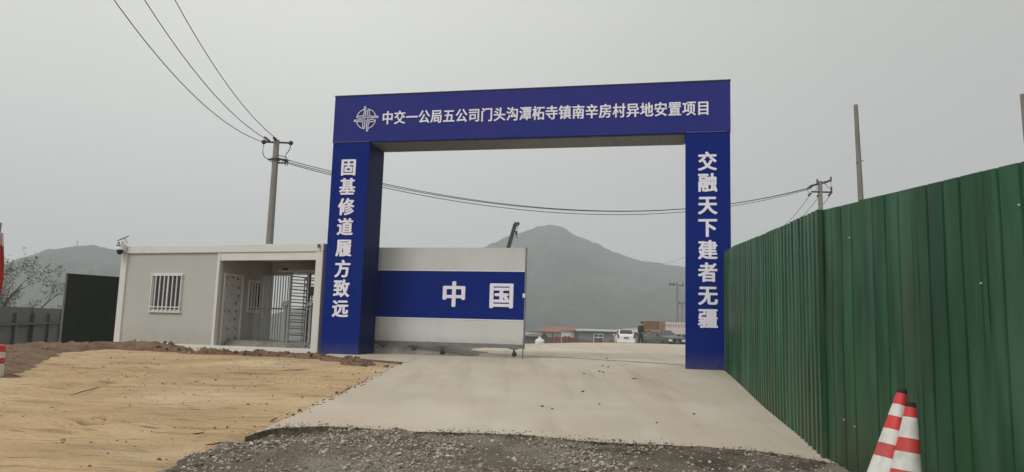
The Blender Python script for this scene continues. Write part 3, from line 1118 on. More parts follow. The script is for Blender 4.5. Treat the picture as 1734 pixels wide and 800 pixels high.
def window(x0, x1, z0, z1, origin, rot, parent, nb):
    """barred sliding window; local x along the wall, y out of the wall is negative"""
    tr = Matrix.Translation(origin) @ Matrix.Rotation(rot, 4, 'Z')

    def put(mb, name, m, par, bev=0):
        mb.v = [tuple(tr @ Vector(p)) for p in mb.v]
        return mb.build(name, m, par, bevel=bev)
    fr = MB()
    t = .05
    fr.span(x0, x1, -.02, .05, z0, z0 + t).span(x0, x1, -.02, .05, z1 - t, z1)
    fr.span(x0, x0 + t, -.02, .05, z0 + t, z1 - t).span(x1 - t, x1, -.02, .05, z0 + t, z1 - t)
    fr.span((x0 + x1) / 2 - .025, (x0 + x1) / 2 + .025, .0, .05, z0 + t, z1 - t)
    f = put(fr, 'window', M['house_white'], parent, .004)
    put(MB().span(x0 + t, x1 - t, .03, .036, z0 + t, z1 - t), 'pane', M['glass_dark'], f)
    cm = MB().span((x0 + x1) / 2 + .03, (x0 + x1) / 2 + .16, .045, .06, z0 + t, z1 - t)
    put(cm, 'curtain', M['curtain'], f)
    br = MB()
    for k in range(nb):
        xx = x0 + .02 + (x1 - x0 - .04) * k / (nb - 1)
        br.box((xx, -.055, (z0 + z1) / 2), (.024, .024, z1 - z0 - .04))
    br.box(((x0 + x1) / 2, -.055, z0 + .11), (x1 - x0 + .02, .018, .022))
    br.box(((x0 + x1) / 2, -.055, z1 - .06), (x1 - x0 + .02, .018, .022))
    for xx in (x0 + .02, x1 - .02):
        for zz in (z0 + .11, z1 - .06):
            br.box((xx, -.035, zz), (.03, .04, .03))
    put(br, 'bars', M['bars'], f)
    MBs = MB().span(x0 - .03, x1 + .03, -.05, .02, z0 - .035, z0 - .002)
    put(MBs, 'sill', M['house_white'], f, .004)


window(wx0, wx1, wz0, wz1, Vector((0, .05, 0)), 0, gh, 8)
# porch side wall (room's right wall, faces +x): door and a second barred window
sw = MB()
sx0, sx1 = PX0 - .03, PX0 + .03
dY0, dY1, dZ1 = .24, 1.02, CZ + 1.56
vY0, vY1, vZ0, vZ1 = 1.22, 1.86, CZ + .62, CZ + 1.48
for (a, b, c0, d) in ((.14, dY0, fz0, fz1), (dY0, dY1, dZ1, fz1), (dY1, vY0, fz0, fz1), (vY0, vY1, fz0, vZ0), (vY0, vY1, vZ1, fz1), (vY1, BD - .11, fz0, fz1)):
    sw.span(sx0, sx1, a, b, c0, d)
sw.build('porch_side_wall', M['house_inside'], gh, fix=False)
dr = MB().span(sx0 + .01, sx1 - .005, dY0 + .05, dY1 - .05, fz0, dZ1 - .05)
do = dr.build('door', M['film'], gh)
df = MB().span(sx0 - .005, sx1 + .02, dY0, dY0 + .05, fz0, dZ1).span(sx0 - .005, sx1 + .02, dY1 - .05, dY1, fz0, dZ1).span(sx0 - .005, sx1 + .02, dY0 + .05, dY1 - .05, dZ1 - .05, dZ1)
df.build('door_frame', M['house_white'], do)
MB().tube([(sx1 + .0, dY1 - .11, fz0 + .9), (sx1 + .05, dY1 - .11, fz0 + .9), (sx1 + .05, dY1 - .20, fz0 + .9)], .012, 6).build('handle', M['steel'], do)
window(vY0, vY1, vZ0, vZ1, Vector((sx1 - .02, 0, 0)), math.pi / 2, gh, 6)

bw_pos = Vector((-10.54, 21.2, 0))


def gh_world(x, y, z):
    p = bw_pos + be * x + bn * y
    return (p.x, p.y, z)


# little black box on the inner lintel
bb = thing('access_camera', 'small black box fixed to the inner lintel above the turnstile', 'camera', gh_world(3.72, BD - .17, CZ + 1.80), BR)
MB().box((0, 0, 0), (.13, .07, .13)).build('housing', M['black'], bb, bevel=.01)
MB().lathe([(.02, 0), (.035, .01), (.035, .03)], 12, (0, -.05, 0), Matrix.Rotation(math.pi / 2, 3, 'X')).build('lens', M['glass_dark'], bb)

# ------------------------------------------------------------------ turnstile
ts = thing('turnstile', 'full height steel turnstile with barred cage inside the guardhouse porch', 'turnstile', gh_world(0, 0, BZ + .15), BR)
HT = CZ + 1.66 - (BZ + .15)
ty = 1.62
fb_ = MB()
x0, x1 = 3.40, 4.30
for (a, b) in ((x0, x0), (x1, x1)):
    fb_.box((a, ty, HT / 2), (.05, .05, HT))
for zz in (.06, HT * .52, HT - .03):
    fb_.box(((x0 + x1) / 2, ty, zz), (x1 - x0 - .05, .04, .045))
for k in range(1, 11):
    xx = x0 + (x1 - x0) * k / 11
    fb_.box((xx, ty + .003, HT / 2), (.022, .022, HT - .12))
fb_.build('fixed_barrier', M['steel'], ts)
rx, ry = 5.08, 1.30
MB().tube([(rx, ry, .02), (rx, ry, HT + .05)], .055, 14).build('rotor_column', M['steel_dark'], ts)
for k, ang in enumerate((.25, .25 + 2.094, .25 + 4.189)):
    w = MB()
    d = Vector((math.cos(ang), math.sin(ang), 0))
    for q in range(11):
        zz = .16 + q * (HT - .3) / 10
        w.tube([Vector((rx, ry, zz)) + d * .05, Vector((rx, ry, zz)) + d * .60], .017, 6)
    w.tube([Vector((rx, ry, .1)) + d * .60, Vector((rx, ry, HT - .1)) + d * .60], .017, 6)
    w.build('rotor_wing', M['steel'], ts)
cg = MB()
for k in range(7):
    ang = -1.0 + 2.0 * k / 6
    cg.tube([(rx + .70 * math.cos(ang), ry + .70 * math.sin(ang), 0), (rx + .70 * math.cos(ang), ry + .70 * math.sin(ang), HT)], .017, 6)
for zz in (.08, HT * .5, HT - .05):
    cg.tube([(rx + .70 * math.cos(-1.0 + 2.0 * k / 10), ry + .70 * math.sin(-1.0 + 2.0 * k / 10), zz) for k in range(11)], .019, 6)
cg.build('curved_cage', M['steel'], ts)
cg2 = MB()
for q in range(10):
    zz = .2 + q * (HT - .36) / 9
    cg2.tube([(x1 + .02, ty, zz), (rx - .12, ty + .25, zz)], .015, 6)
for xx, yy in ((x1 + .02, ty), (rx - .12, ty + .25)):
    cg2.tube([(xx, yy, 0), (xx, yy, HT)], .024, 8)
for q in range(12):
    zz = .14 + q * (HT - .28) / 11
    cg2.tube([(rx + .32, ty + .2, zz), (rx + .80, ty + .2, zz)], .015, 6)
for xx in (rx + .32, rx + .80):
    cg2.tube([(xx, ty + .2, 0), (xx, ty + .2, HT)], .024, 8)
cg2.build('comb_barrier', M['steel'], ts)
MB().span(x1 - .05, rx + .72, ty - .55, ty + .35, HT + .002, HT + .05).build('canopy', M['steel'], ts, bevel=.01)
for (xx, yy, zz, s, m) in ((4.62, 1.0, 1.12, (.16, .10, .14), 'steel'), (5.42, .95, 1.12, (.14, .10, .12), 'steel')):
    st = MB().tube([(xx, yy, 0), (xx, yy, zz - .06)], .045, 10)
    so = st.build('reader_post', M['steel'], ts)
    MB().box((xx, yy, zz), s, Matrix.Rotation(-.5, 3, 'X')).build('reader_head', M[m], so, bevel=.012)
MB().box((5.42, .93, 1.46), (.12, .05, .24), Matrix.Rotation(-.15, 3, 'X')).build('face_terminal', M['black'], ts, bevel=.012)
MB().tube([(5.42, .95, 1.18), (5.42, .95, 1.36)], .018, 8).build('terminal_stem', M['steel'], ts)

# ------------------------------------------------------------------ solar security camera on the guardhouse corner
sc = thing('security_camera', 'white dome security camera with a solar panel on the guardhouse corner', 'camera', gh_world(.10, -.02, BT - .05), BR)
b_ = MB().box((0, -.03, -.02), (.12, .06, .2)).tube([(0, -.03, .02), (.02, -.09, .05)], .025, 8)
b_.build('bracket', M['cam_white'], sc)
bd = MB().box((.0, -.14, .06), (.15, .13, .22))
bo = bd.build('body', M['cam_white'], sc, bevel=.025)
MB().lathe([(.01, .11), (.075, .10), (.085, .04), (.08, 0), (.07, -.035), (.04, -.07), (.005, -.08)], 20, (0, -.14, -.12)).build('dome', M['black'], sc, smooth=True)
MB().lathe([(.095, 0), (.095, .05), (.085, .06)], 20, (0, -.14, -.07)).build('dome_collar', M['cam_white'], sc)
ey = MB()
for xx in (-.035, .035):
    ey.lathe([(.022, 0), (.022, .012), (.015, .014)], 12, (xx, -.206, .045), Matrix.Rotation(math.pi / 2, 3, 'X'))
ey.box((0, -.208, .115), (.05, .012, .055))
ey.build('lens', M['black'], bo)
MB().tube([(.09, -.05, .05), (.11, -.03, .14), (.05, -.05, .235)], .016, 8).build('panel_arm', M['cam_white'], sc)
MB().box((-.01, -.07, .25), (.26, .19, .022), Matrix.Rotation(-.28, 3, 'Y') @ Matrix.Rotation(.5, 3, 'X')).build('solar_panel', M['solar'], sc)
for k, (w0, w1, lab) in enumerate((((.2), 0, ''),)):
    pass
sc2 = thing('security_camera', 'tiny grey box camera on the front roof edge next to the blue column', 'camera', gh_world(BL - .1, -.02, BT - .07), BR)
MB().box((0, -.03, 0), (.05, .06, .09)).build('housing', M['grey_metal'], sc2, bevel=.008)
MB().box((0, -.063, .015), (.03, .006, .03)).build('lens', M['black'], sc2)

# ------------------------------------------------------------------ dark hoarding panel and grey fence on the left
pA = at(105, 560, 21.7)
pB = at(199, 560, 22.6)
dv = Vector((pB.x - pA.x, pB.y - pA.y, 0))
dh = thing('dark_gate_panel', 'dark green black sheet metal panel standing between guardhouse and grey fence', 'gate panel', (pA.x, pA.y, 0), math.atan2(dv.y, dv.x))
zb = H(pA.x, pA.y) - .3
zt = at(108, 463, 21.7).z
ml = MB()
for k in range(4):
    w = dv.length / 4
    ml.span(k * w + .002, (k + 1) * w - .002, -.004 * (k % 2), .03, zb, zt)
ml.build('sheet', M['hoard_dark'], dh)
MB().span(0, dv.length, .031, .07, zt - .06, zt - .004).build('frame_rail', M['hoard_dark'], dh)
MB().span(-.045, -.002, -.01, .06, zb, zt + .01).build('frame_post', M['grey_metal'], dh)

fA = at(-60, 560, 19.5)
fB = at(103, 560, 29.5)
fB2 = fB + (fB - fA).normalized() * 6
gf = thing('grey_fence', 'low grey sheet metal fence running away at the left', 'fence', (fA.x, fA.y, 0), math.atan2(fB.y - fA.y, fB.x - fA.x))
Lf = (Vector((fB2.x, fB2.y)) - Vector((fA.x, fA.y))).length
npan = 8
ang_f = math.atan2(fB.y - fA.y, fB.x - fA.x)
zt0, zt1 = at(-60, 516.5, 19.5).z, at(103, 523.5, 29.5).z
Lb = (Vector((fB.x, fB.y)) - Vector((fA.x, fA.y))).length
ztop = lambda s: zt0 + (zt1 - zt0) * s / Lb
for k in range(npan):
    s0, s1 = Lf * k / npan, Lf * (k + 1) / npan
    p = MB()
    z0, z1 = ztop(s0), ztop(s1)
    q0 = H(fA.x + s0 * math.cos(ang_f), fA.y + s0 * math.sin(ang_f)) - .6
    d = .01 * ((-1) ** k)
    vs = [(s0 + .01, d, q0), (s1 - .01, d, q0), (s1 - .01, d, z1), (s0 + .01, d, z0), (s0 + .01, d + .04, q0), (s1 - .01, d + .04, q0), (s1 - .01, d + .04, z1), (s0 + .01, d + .04, z0)]
    p.add(vs, [(0, 1, 2, 3), (7, 6, 5, 4), (0, 4, 5, 1), (1, 5, 6, 2), (2, 6, 7, 3), (3, 7, 4, 0)])
    p.build('panel', M['hoard_grey'], gf)
    MB().box((s0, -.05, (z0 + q0) / 2 + .0), (.13, .09, z0 - q0 - .35)).build('post', M['hoard_grey'], gf)
rl = MB()
for (dz) in (.50,):
    vs = []
    for s in (0, Lf):
        for (yy, zz) in ((-.11, -.035), (-.11, .035), (-.02, .035), (-.02, -.035)):
            vs.append((s, yy, ztop(s) - dz + zz))
    rl.add(vs, [(0, 1, 5, 4), (1, 2, 6, 5), (2, 3, 7, 6), (3, 0, 4, 7), (3, 2, 1, 0), (4, 5, 6, 7)])
rl.build('rail', M['hoard_grey_dark'], gf)

# ------------------------------------------------------------------ green corrugated hoarding on the right
HF = 2.55
pts = [Vector((4.70, 17.3)), Vector((3.80, 11.74)), Vector((3.49, 9.65)), Vector((3.24, 8.15)), Vector((3.36, 5.3)), Vector((3.62, 1.2)), Vector((4.2, -4.0))]
seg = [0]
for a, b in zip(pts, pts[1:]):
    seg.append(seg[-1] + (b - a).length)


def fpos(s):
    s = max(0, min(seg[-1], s))
    for i in range(len(pts) - 1):
        if s <= seg[i + 1] + 1e-9:
            t = (s - seg[i]) / (seg[i + 1] - seg[i])
            d = (pts[i + 1] - pts[i]).normalized()
            return pts[i] + (pts[i + 1] - pts[i]) * t, d
    return pts[-1], (pts[-1] - pts[-2]).normalized()


gfence = thing('green_hoarding', 'tall dark green corrugated metal hoarding beside the concrete ramp', 'fence', (0, 0, 0))
bend = seg[3]
cuts = list(np.linspace(0, bend, 12)) + list(np.linspace(bend, seg[-1], 15))[1:]
for k in range(len(cuts) - 1):
    s0, s1 = cuts[k], cuts[k + 1]
    nrib = 4
    pr = (s1 - s0) / nrib
    prof = []
    for r_ in range(nrib):
        b0 = s0 + r_ * pr
        for (t, o) in (((.0, 0), (.46, 0), (.52, -.042), (.90, -.042), (.96, 0)) if s0 < bend - .01 else ((.0, 0), (.80, 0), (.85, .034), (.91, .034), (.95, 0))):
            prof.append((b0 + t * pr, o))
    prof = [(max(0, s0 - .05), 0)] + prof + [(s1, 0), (min(seg[-1], s1 + .03), 0)]
    tw = rng.normal(0, .005)
    dz = rng.normal(0, .005)
    off = rng.uniform(0, .004) + (.005 if k % 2 else 0)
    vs, fs = [], []
    NZ = 7
    n = len(prof)
    for q in range(NZ):
        t = q / (NZ - 1)
        for (s, o) in prof:
            p, d = fpos(s)
            nr_ = Vector((d.y, -d.x))      # towards the road is -x side
            if nr_.x > 0:
                nr_ = -nr_
            zb_ = H(p.x, p.y) - .06
            wob = .008 * nz(s, t * 2.5, k, 1.2)
            pp = p - nr_ * (o + off) * 1.0 + nr_ * (wob + tw * (t - .5) + (s - s0) * tw * .6)
            vs.append((pp.x, pp.y, zb_ + (HF + .06 + dz) * t))
    fs = [(q * n + i, q * n + i + 1, (q + 1) * n + i + 1, (q + 1) * n + i) for q in range(NZ - 1) for i in range(n - 1)]
    so = MB().add(vs, fs).build('sheet', M['green'], gfence, fix=False)
    for zz in (.45, 1.75, 2.2):
        for r_ in range(0, nrib):
            if rng.uniform() < .2:
                s = s0 + (r_ + .82) * pr
                p, d = fpos(s)
                nr_ = Vector((d.y, -d.x))
                if nr_.x > 0:
                    nr_ = -nr_
                pp = p + nr_ * (-off + .010)
                MB().box((pp.x, pp.y, H(p.x, p.y) + zz + rng.normal(0, .03)), (.010, .010, .010)).build('screw', M['bars'], so)
for zz in (.5, 1.4, 2.25):
    P = []
    for s in np.linspace(0, seg[-1], 24):
        p, d = fpos(s)
        nr_ = Vector((d.y, -d.x))
        if nr_.x > 0:
            nr_ = -nr_
        p = p - nr_ * .09
        P.append((p.x, p.y, H(p.x, p.y) + zz))
    MB().tube(P, .025, 6).build('rail', M['grey_metal'], gfence)
for s in np.linspace(.05, seg[-1], 9):
    p, d = fpos(s)
    nr_ = Vector((d.y, -d.x))
    if nr_.x > 0:
        nr_ = -nr_
    p = p - nr_ * .15
    MB().tube([(p.x, p.y, H(p.x, p.y) - .3), (p.x, p.y, H(p.x, p.y) + 2.35)], .03, 8).build('post', M['grey_metal'], gfence)


# ------------------------------------------------------------------ traffic cones
def cone(name, label, tip, base, r0, r1, bands, group):
    """tip and base in world space; bands = list of (fraction from the tip, colour key)"""
    tip, base = Vector(tip), Vector(base)
    L = (tip - base).length
    t = thing(name, label, 'traffic cone', base, 0, group)
    t.rotation_euler = (tip - base).to_track_quat('Z', 'Y').to_euler()
    rr = lambda f: r0 + (r1 - r0) * f
    prev = bands[0][0]
    for (f, key) in bands[1:]:
        e = .0008 if key == 'cone_white' else 0
        MB().lathe([(rr(f) + e, L * (1 - f) + .0005), (rr(prev) + e, L * (1 - prev) - .0005)], 36).build('band', M[key], t, smooth=True, angle=.6)
        prev = f
    MB().lathe([(r0 * .9, L - .002), (r0 * .98, L + .006), (r0 * .85, L + .03), (r0 * .6, L + .035), (r0 * .5, L + .01)], 24).build('cap', M['black_rubber'], t, smooth=True, angle=.7)
    MB().box((0, 0, .018), (r1 * 2.7, r1 * 2.7, .035)).build('foot', M['black_rubber'], t, bevel=.01)
    return t


YC = 5.6
S1 = FPX / YC
t1 = at(1527, 667, YC)
b1 = at(1484, 882, YC - .05)
t2 = at(1542.5, 690, YC - .14)
b2 = at(1527, 898, YC - .2)
pxm = lambda px, y: px / FPX * y * 1.0
L1 = (t1 - b1).length
cone('traffic_cone', 'red and white banded traffic cone leaning behind the nearer one by the green hoarding', t1, b1, pxm(8.2, YC), pxm(8.2 + .135 * 217, YC),
     [(0, ''), (.092, 'cone_red'), (.190, 'cone_white'), (.295, 'cone_red'), (.415, 'cone_white'), (.520, 'cone_red'), (.68, 'cone_white'), (.80, 'cone_red'), (.92, 'cone_white'), (1, 'cone_red')], 'traffic cones by the green hoarding')
cone('traffic_cone', 'nearer red and white banded traffic cone standing in front of the leaning one', t2, b2, pxm(8.4, YC), pxm(8.4 + .135 * 208, YC - .15),
     [(0, ''), (.085, 'cone_red'), (.260, 'cone_white'), (.375, 'cone_red'), (.525, 'cone_white'), (.64, 'cone_red'), (.80, 'cone_white'), (1, 'cone_red')], 'traffic cones by the green hoarding')

# striped warning post at the left frame edge
wp_ = at_ground(-14, 636)
YW = wp_.y
wp = thing('warning_post', 'red and white striped warning post before the grey fence at the far left', 'warning post', (wp_.x, wp_.y, 0))
wb = wp_.z - .25
wt = at(-8, 585, YW).z
r_ = .16
prev = wb
zs = [(wb + .05, 'black_rubber'), (at(-8, 616, YW).z + .0, 'cone_white'), (at(-8, 606, YW).z, 'cone_red'), (at(-8, 596, YW).z, 'cone_white'), (wt, 'cone_red')]
for z_, key in zs:
    f0_ = 1.10 - .10 * (prev - wb) / (wt - wb)
    f1_ = 1.10 - .10 * (z_ - wb) / (wt - wb)
    MB().lathe([(r_ * f0_, prev + .0005), (r_ * f1_, z_ - .0005)], 28).build('band', M[key], wp, smooth=True, angle=.6)
    prev = z_
MB().lathe([(r_, wt), (r_ * .8, wt + .012), (.02, wt + .014)], 28).build('cap', M['cone_red'], wp)

# red banner on a pole at the left frame edge
fb0 = at(-20, 560, 17.5)
bn_ = thing('red_flag', 'red and pale flag hanging at the left edge of the view', 'flag', (fb0.x, fb0.y, 0))
zt_ = at(-16, 392, 17.5).z
MB().tube([(0, 0, H(fb0.x, fb0.y) - .3), (0, 0, zt_ + .2)], .022, 8).build('flagpole', M['grey_metal'], bn_)
cl = MB()
rowsF = []
z0f, z1f = at(-16, 492, 17.5).z, zt_
for i in range(15):
    t = i / 14
    row = []
    for k in range(9):
        s = k / 8
        w = .19 - .08 * (t > .72) * (t - .72) / .28
        row.append((.02 + s * w * (.82 + .18 * math.sin(t * 5)), .05 * math.sin(s * 9 + t * 3), z0f + (z1f - z0f) * t - .06 * s))
    rowsF.append(row)
for i in range(14):
    cl.m = 1 if i > 10 else 0
    b = [rowsF[i][k] for k in range(9)] + [rowsF[i + 1][k] for k in range(9)]
    cl.add(b, [(k, k + 1, 10 + k, 9 + k) for k in range(8)])
cl.build('cloth', [M['red_cloth'], M['pale_cloth']], bn_, smooth=True, fix=False)


# ------------------------------------------------------------------ trees behind the grey fence
def blossom_tree(base, height, lean, label, seed, nleaf=5):
    rr = random.Random(seed)
    t = thing('blossom_tree', label, 'tree', base, 0, 'trees behind the grey fence')
    tr = MB()
    tips = []

    def grow(p, d, L, r, depth):
        pts, rad = [p], [r]
        for i in range(5):
            d = (d + Vector((rr.gauss(0, .13), rr.gauss(0, .13), rr.gauss(.02, .08)))).normalized()
            p = p + d * L / 5
            pts.append(p)
            rad.append(r * (1 - .11 * (i + 1)))
        tr.tube(pts, rad, 6 if depth < 2 else 4)
        if depth >= 2:
            tips.extend(pts[1:])
        if depth < 4:
            for k in range(3 if depth < 3 else 2):
                a = rr.uniform(0, 6.28)
                side = Vector((math.cos(a), math.sin(a), rr.uniform(.1, .5)))
                q = pts[rr.choice([2, 3, 4, 5])]
                grow(q, (d * .75 + side * .62 + lean * .25).normalized(), L * rr.uniform(.58, .78), rad[-1] * .72, depth + 1)
    grow(Vector((0, 0, 0)), (Vector((0, 0, 1)) + lean * .4).normalized(), height * .40, height * .022, 0)
    tr.build('trunk', M['bark'], t)
    lf = MB()
    for p in tips:
        if rr.random() < .25:
            continue
        for k in range(nleaf):
            c = p + Vector((rr.gauss(0, .10), rr.gauss(0, .10), rr.gauss(.0, .09)))
            u = Vector((rr.gauss(0, 1), rr.gauss(0, 1), rr.gauss(0, 1))).normalized()
            w = u.cross(Vector((rr.gauss(0, 1), rr.gauss(0, 1), rr.gauss(0, 1)))).normalized()
            s = rr.uniform(.025, .06)
            lf.m = 1 if rr.random() < .4 else 0
            lf.add([c - u * s, c + w * s * .6, c + u * s, c - w * s * .6], [(0, 1, 2, 3)])
    lf.build('crown', [M['leaf'], M['blossom']], t, fix=False)
    return t


b = at(10, 560, 33)
blossom_tree((b.x, b.y, H(b.x, b.y) - .4), 6.4, Vector((.5, 0, 0)), 'sparse blossoming tree with long twigs at the left edge behind the grey fence', 5)
b = at(48, 560, 37)
blossom_tree((b.x, b.y, H(b.x, b.y) - .4), 5.4, Vector((.55, 0, -.1)), 'smaller pale twiggy tree right of the taller one behind the grey fence', 12)
b = at(-35, 560, 35)
blossom_tree((b.x, b.y, H(b.x, b.y) - .4), 5.0, Vector((.2, 0, 0)), 'leafy tree leaning in from outside the left edge behind the flag', 21)


# ------------------------------------------------------------------ utility poles and wires
def straight_pole(t, p0, p1, r0, r1, m):
    n = 9
    return MB().tube([Vector(p0).lerp(Vector(p1), i / (n - 1)) for i in range(n)], [r0 + (r1 - r0) * i / (n - 1) for i in range(n)], 18).build('shaft', m, t, smooth=True, angle=.6)


def insulator(mb, p, d, L=.22, r=.05):
    p, d = Vector(p), Vector(d).normalized()
    q = d.to_track_quat('Z', 'Y').to_matrix()
    mb.lathe([(r * .3, 0), (r, L * .15), (r * .5, L * .3), (r, L * .45), (r * .5, L * .6), (r, L * .75), (r * .3, L)], 10, p, q)


P1 = at(468.5, 240, 26)
p1t = thing('utility_pole', 'grey concrete utility pole with a short crossarm behind the guardhouse', 'utility pole', (P1.x, P1.y, 0))
zt1 = P1.z
g1 = H(P1.x, P1.y) - .5
straight_pole(p1t, (0, 0, g1), (0, 0, zt1 + .05), .145, .095, M['pole'])
a_l = at(447, 240.5, 25.8) - Vector((P1.x, P1.y, 0))
a_r = at(492.5, 242.5, 26.2) - Vector((P1.x, P1.y, 0))
MB().tube([a_l, a_r], .034, 6).build('crossarm', M['iron'], p1t)
for p in (a_l, a_r):
    MB().lathe([(.01, -.09), (.06, -.07), (.085, 0), (.06, .07), (.01, .09)], 14, p, Matrix.Rotation(math.pi / 2, 3, 'X')).build('insulator', M['insulator'], p1t, smooth=True)
for p, d_, l_ in ((a_l.lerp(a_r, .22) + Vector((0, 0, .02)), (-.6, -.7, .45), .26), (Vector((0, -.12, zt1 + .02)), (-.1, -1, .25), .2)):
    ins = MB()
    insulator(ins, p, d_, l_, .05)
    ins.build('insulator', M['insulator'], p1t, smooth=True)
for P in ([a_l + Vector((0, 0, -.05)), a_l + Vector((-.02, 0, -.35)), a_l + Vector((.05, 0, -.52)), a_l + Vector((.25, 0, -.64)), Vector((-.08, 0, a_l.z - .66))],
          [a_r + Vector((0, 0, -.05)), a_r + Vector((-.02, 0, -.22)), a_r + Vector((-.14, 0, -.40)), a_r + Vector((-.17, 0, -.60)), a_r + Vector((-.12, 0, -.8))],
          [Vector((.08, 0, zt1 - .48)), Vector((.36, 0, zt1 - .52)), Vector((.40, 0, zt1 - .70)), Vector((.42, 0, zt1 - .82))]):
    MB().tube(P, .014, 6).build('jumper_wire', M['wire'], p1t)
bk = MB().lathe([(.125, -.03), (.15, -.03), (.15, .03), (.125, .03)], 16, (0, 0, zt1 - .62))
bk.tube([(-.24, 0, zt1 - .62), (.24, 0, zt1 - .62)], .03, 6)
bk.build('clamp_band', M['iron'], p1t)
ends1 = []
for (u, v, yy) in ((490, 272, 26.0), (489.5, 275.5, 26.4), (485, 276.5, 25.8)):
    p = at(u, v, yy) - Vector((P1.x, P1.y, 0))
    st_ = Vector((.09, 0, p.z + .05))
    lo3 = MB()
    insulator(lo3, st_, p - st_, (p - st_).length, .042)
    lo3.build('insulator', M['insulator'], p1t, smooth=True)
    ends1.append(p + Vector((P1.x, P1.y, 0)))

P2 = at(1388.5, 309, 38)
p2t = thing('utility_pole', 'concrete utility pole with two crossarms rising behind the green hoarding', 'utility pole', (P2.x, P2.y, 0))
g2 = H(P2.x, P2.y) - .5
straight_pole(p2t, (0, 0, g2), (0, 0, P2.z + .05), .16, .10, M['pole'])
rel2 = lambda u, v, y: at(u, v, y) - Vector((P2.x, P2.y, 0))
MB().tube([rel2(1372, 315.5, 37.8), rel2(1405, 306.5, 38.2)], .055, 6).build('crossarm', M['iron'], p2t)
MB().tube([rel2(1374.5, 325, 37.8), rel2(1409, 326, 38.2)], .045, 6).build('crossarm', M['iron'], p2t)
SPEC = [(1376, 316, rel2(1368, 318.4, 38) - rel2(1376, 316, 38), .28, .06), (1402, 308, rel2(1394, 310.4, 38) - rel2(1402, 308, 38), .28, .06)]
SPEC += [(u, v, (0, 0, 1), .26, .055) for (u, v) in ((1384, 312), (1407, 308), (1408, 325))]
SPEC += [(u, v, (-.6, .5, -.6), .22, .06) for (u, v) in ((1374, 327), (1389, 328.5), (1408, 327))]
for (u, v, d_, l_, r_) in SPEC:
    i2 = MB()
    insulator(i2, rel2(u, v, 37.95), d_, l_, r_)
    i2.build('insulator', M['insulator'], p2t, smooth=True)
for P in (((1366, 319), (1368, 324), (1370.5, 328), (1373, 329)), ((1383, 313), (1383.5, 319), (1381, 323)), ((1397, 311), (1401, 317), (1406, 320.5)), ((1407, 308), (1407, 318), (1408, 326))):
    MB().tube([rel2(u, v, 37.9) for (u, v) in P], .013, 5).build('jumper_wire', M['wire'], p2t)

# bare leaning pole and the pole cut by the right frame edge
for (u0_, v0_, u1_, v1_, Y_, r0_, r1_, lab, m_) in ((1449, 178, 1458, 343, 25, .125, .066, 'bare grey pole without wires leaning slightly behind the green hoarding', 'pole_wood'),
                                                 (1731.5, 160, 1745, 300, 19, .12, .06, 'dark bare pole cut off by the right edge of the view', 'pole_wood')):
    a, b = at(u0_, v0_, Y_), at(u1_, v1_, Y_)
    d = (b - a).normalized()
    base = a + d * ((a.z - (H(b.x, b.y) - .4)) / -d.z)
    t = thing('bare_pole', lab, 'pole', base)
    straight_pole(t, (0, 0, 0), a - base, r0_, r1_, M[m_])
    k = (at(u0_ + 5.5, v0_ + 98, Y_) - base) if Y_ > 20 else (a - base) * .8
    MB().tube([k + Vector((-.12, -.05, -.02)), k + Vector((.12, -.05, .06))], .018, 6).build('bolt', M['iron'], t)

# wires from the left pole over the viewer's head
for (u, v, Y_, c2, c1, ph, s_end, lab, grp) in ((443, 240, 25.8, .0209, -.1408, -.02, 31, 'outermost left of three wires running from the concrete pole up out of the frame', 'a'),
                                          (453, 237, 26, .0206, -.0759, -.02, 31, 'middle one of three wires running from the concrete pole up out of the frame', 'a'),
                                          (469, 236, 26, .0219, -.0187, -.02, 31, 'steepest right one of three wires running from the concrete pole up out of the frame', 'a')):
    p0 = at(u, v, Y_)
    d = Vector((math.sin(ph), -math.cos(ph), 0))
    P = [p0 + d * s + Vector((0, 0, c2 * s * s + c1 * s)) for s in np.linspace(0, s_end, 50)]
    o = MB().tube([q - p0 for q in P], .011, 6).build('power_line', M['wire'], None, loc=p0)
    tag(o, lab, 'power line', 'overhead wires from the left pole')
# wires between the two poles, seen under the crossbeam
spans = [((650, 310.5), (900, 352), (1373, 317.5), 'upper wire of the sagging bundle strung between the poles behind the gate'),
         ((650, 313), (900, 353.5), (1373, 318.5), 'middle wire of the sagging bundle strung between the poles behind the gate'),
         ((650, 318), (900, 357), (1374, 319.5), 'lowest wire of the sagging bundle strung between the poles behind the gate')]
for k, (A_, B_, C_, lab) in enumerate(spans):
    p0 = ends1[k]
    p2 = at(C_[0], C_[1], 37.9)
    pl = (p2 - p0)
    hd = Vector((pl.x, pl.y, 0))
    nrm = Vector((-hd.y, hd.x, 0)).normalized()
    L = hd.length
    sags = []
    for q in (A_, B_):
        w = on_plane(q[0], q[1], p0, nrm)
        t = (w - p0).dot(hd) / L / L
        zl_ = p0.z + (p2.z - p0.z) * t
        sags.append((zl_ - w.z) / (4 * t * (1 - t)))
    sag = sum(sags) / 2
    P = [p0 + pl * t - Vector((0, 0, 4 * sag * t * (1 - t))) for t in np.linspace(0, 1, 60)]
    o = MB().tube([q - p0 for q in P], .013, 6).build('power_line', M['wire'], None, loc=p0)
    tag(o, lab, 'power line', 'wires strung between the two poles')
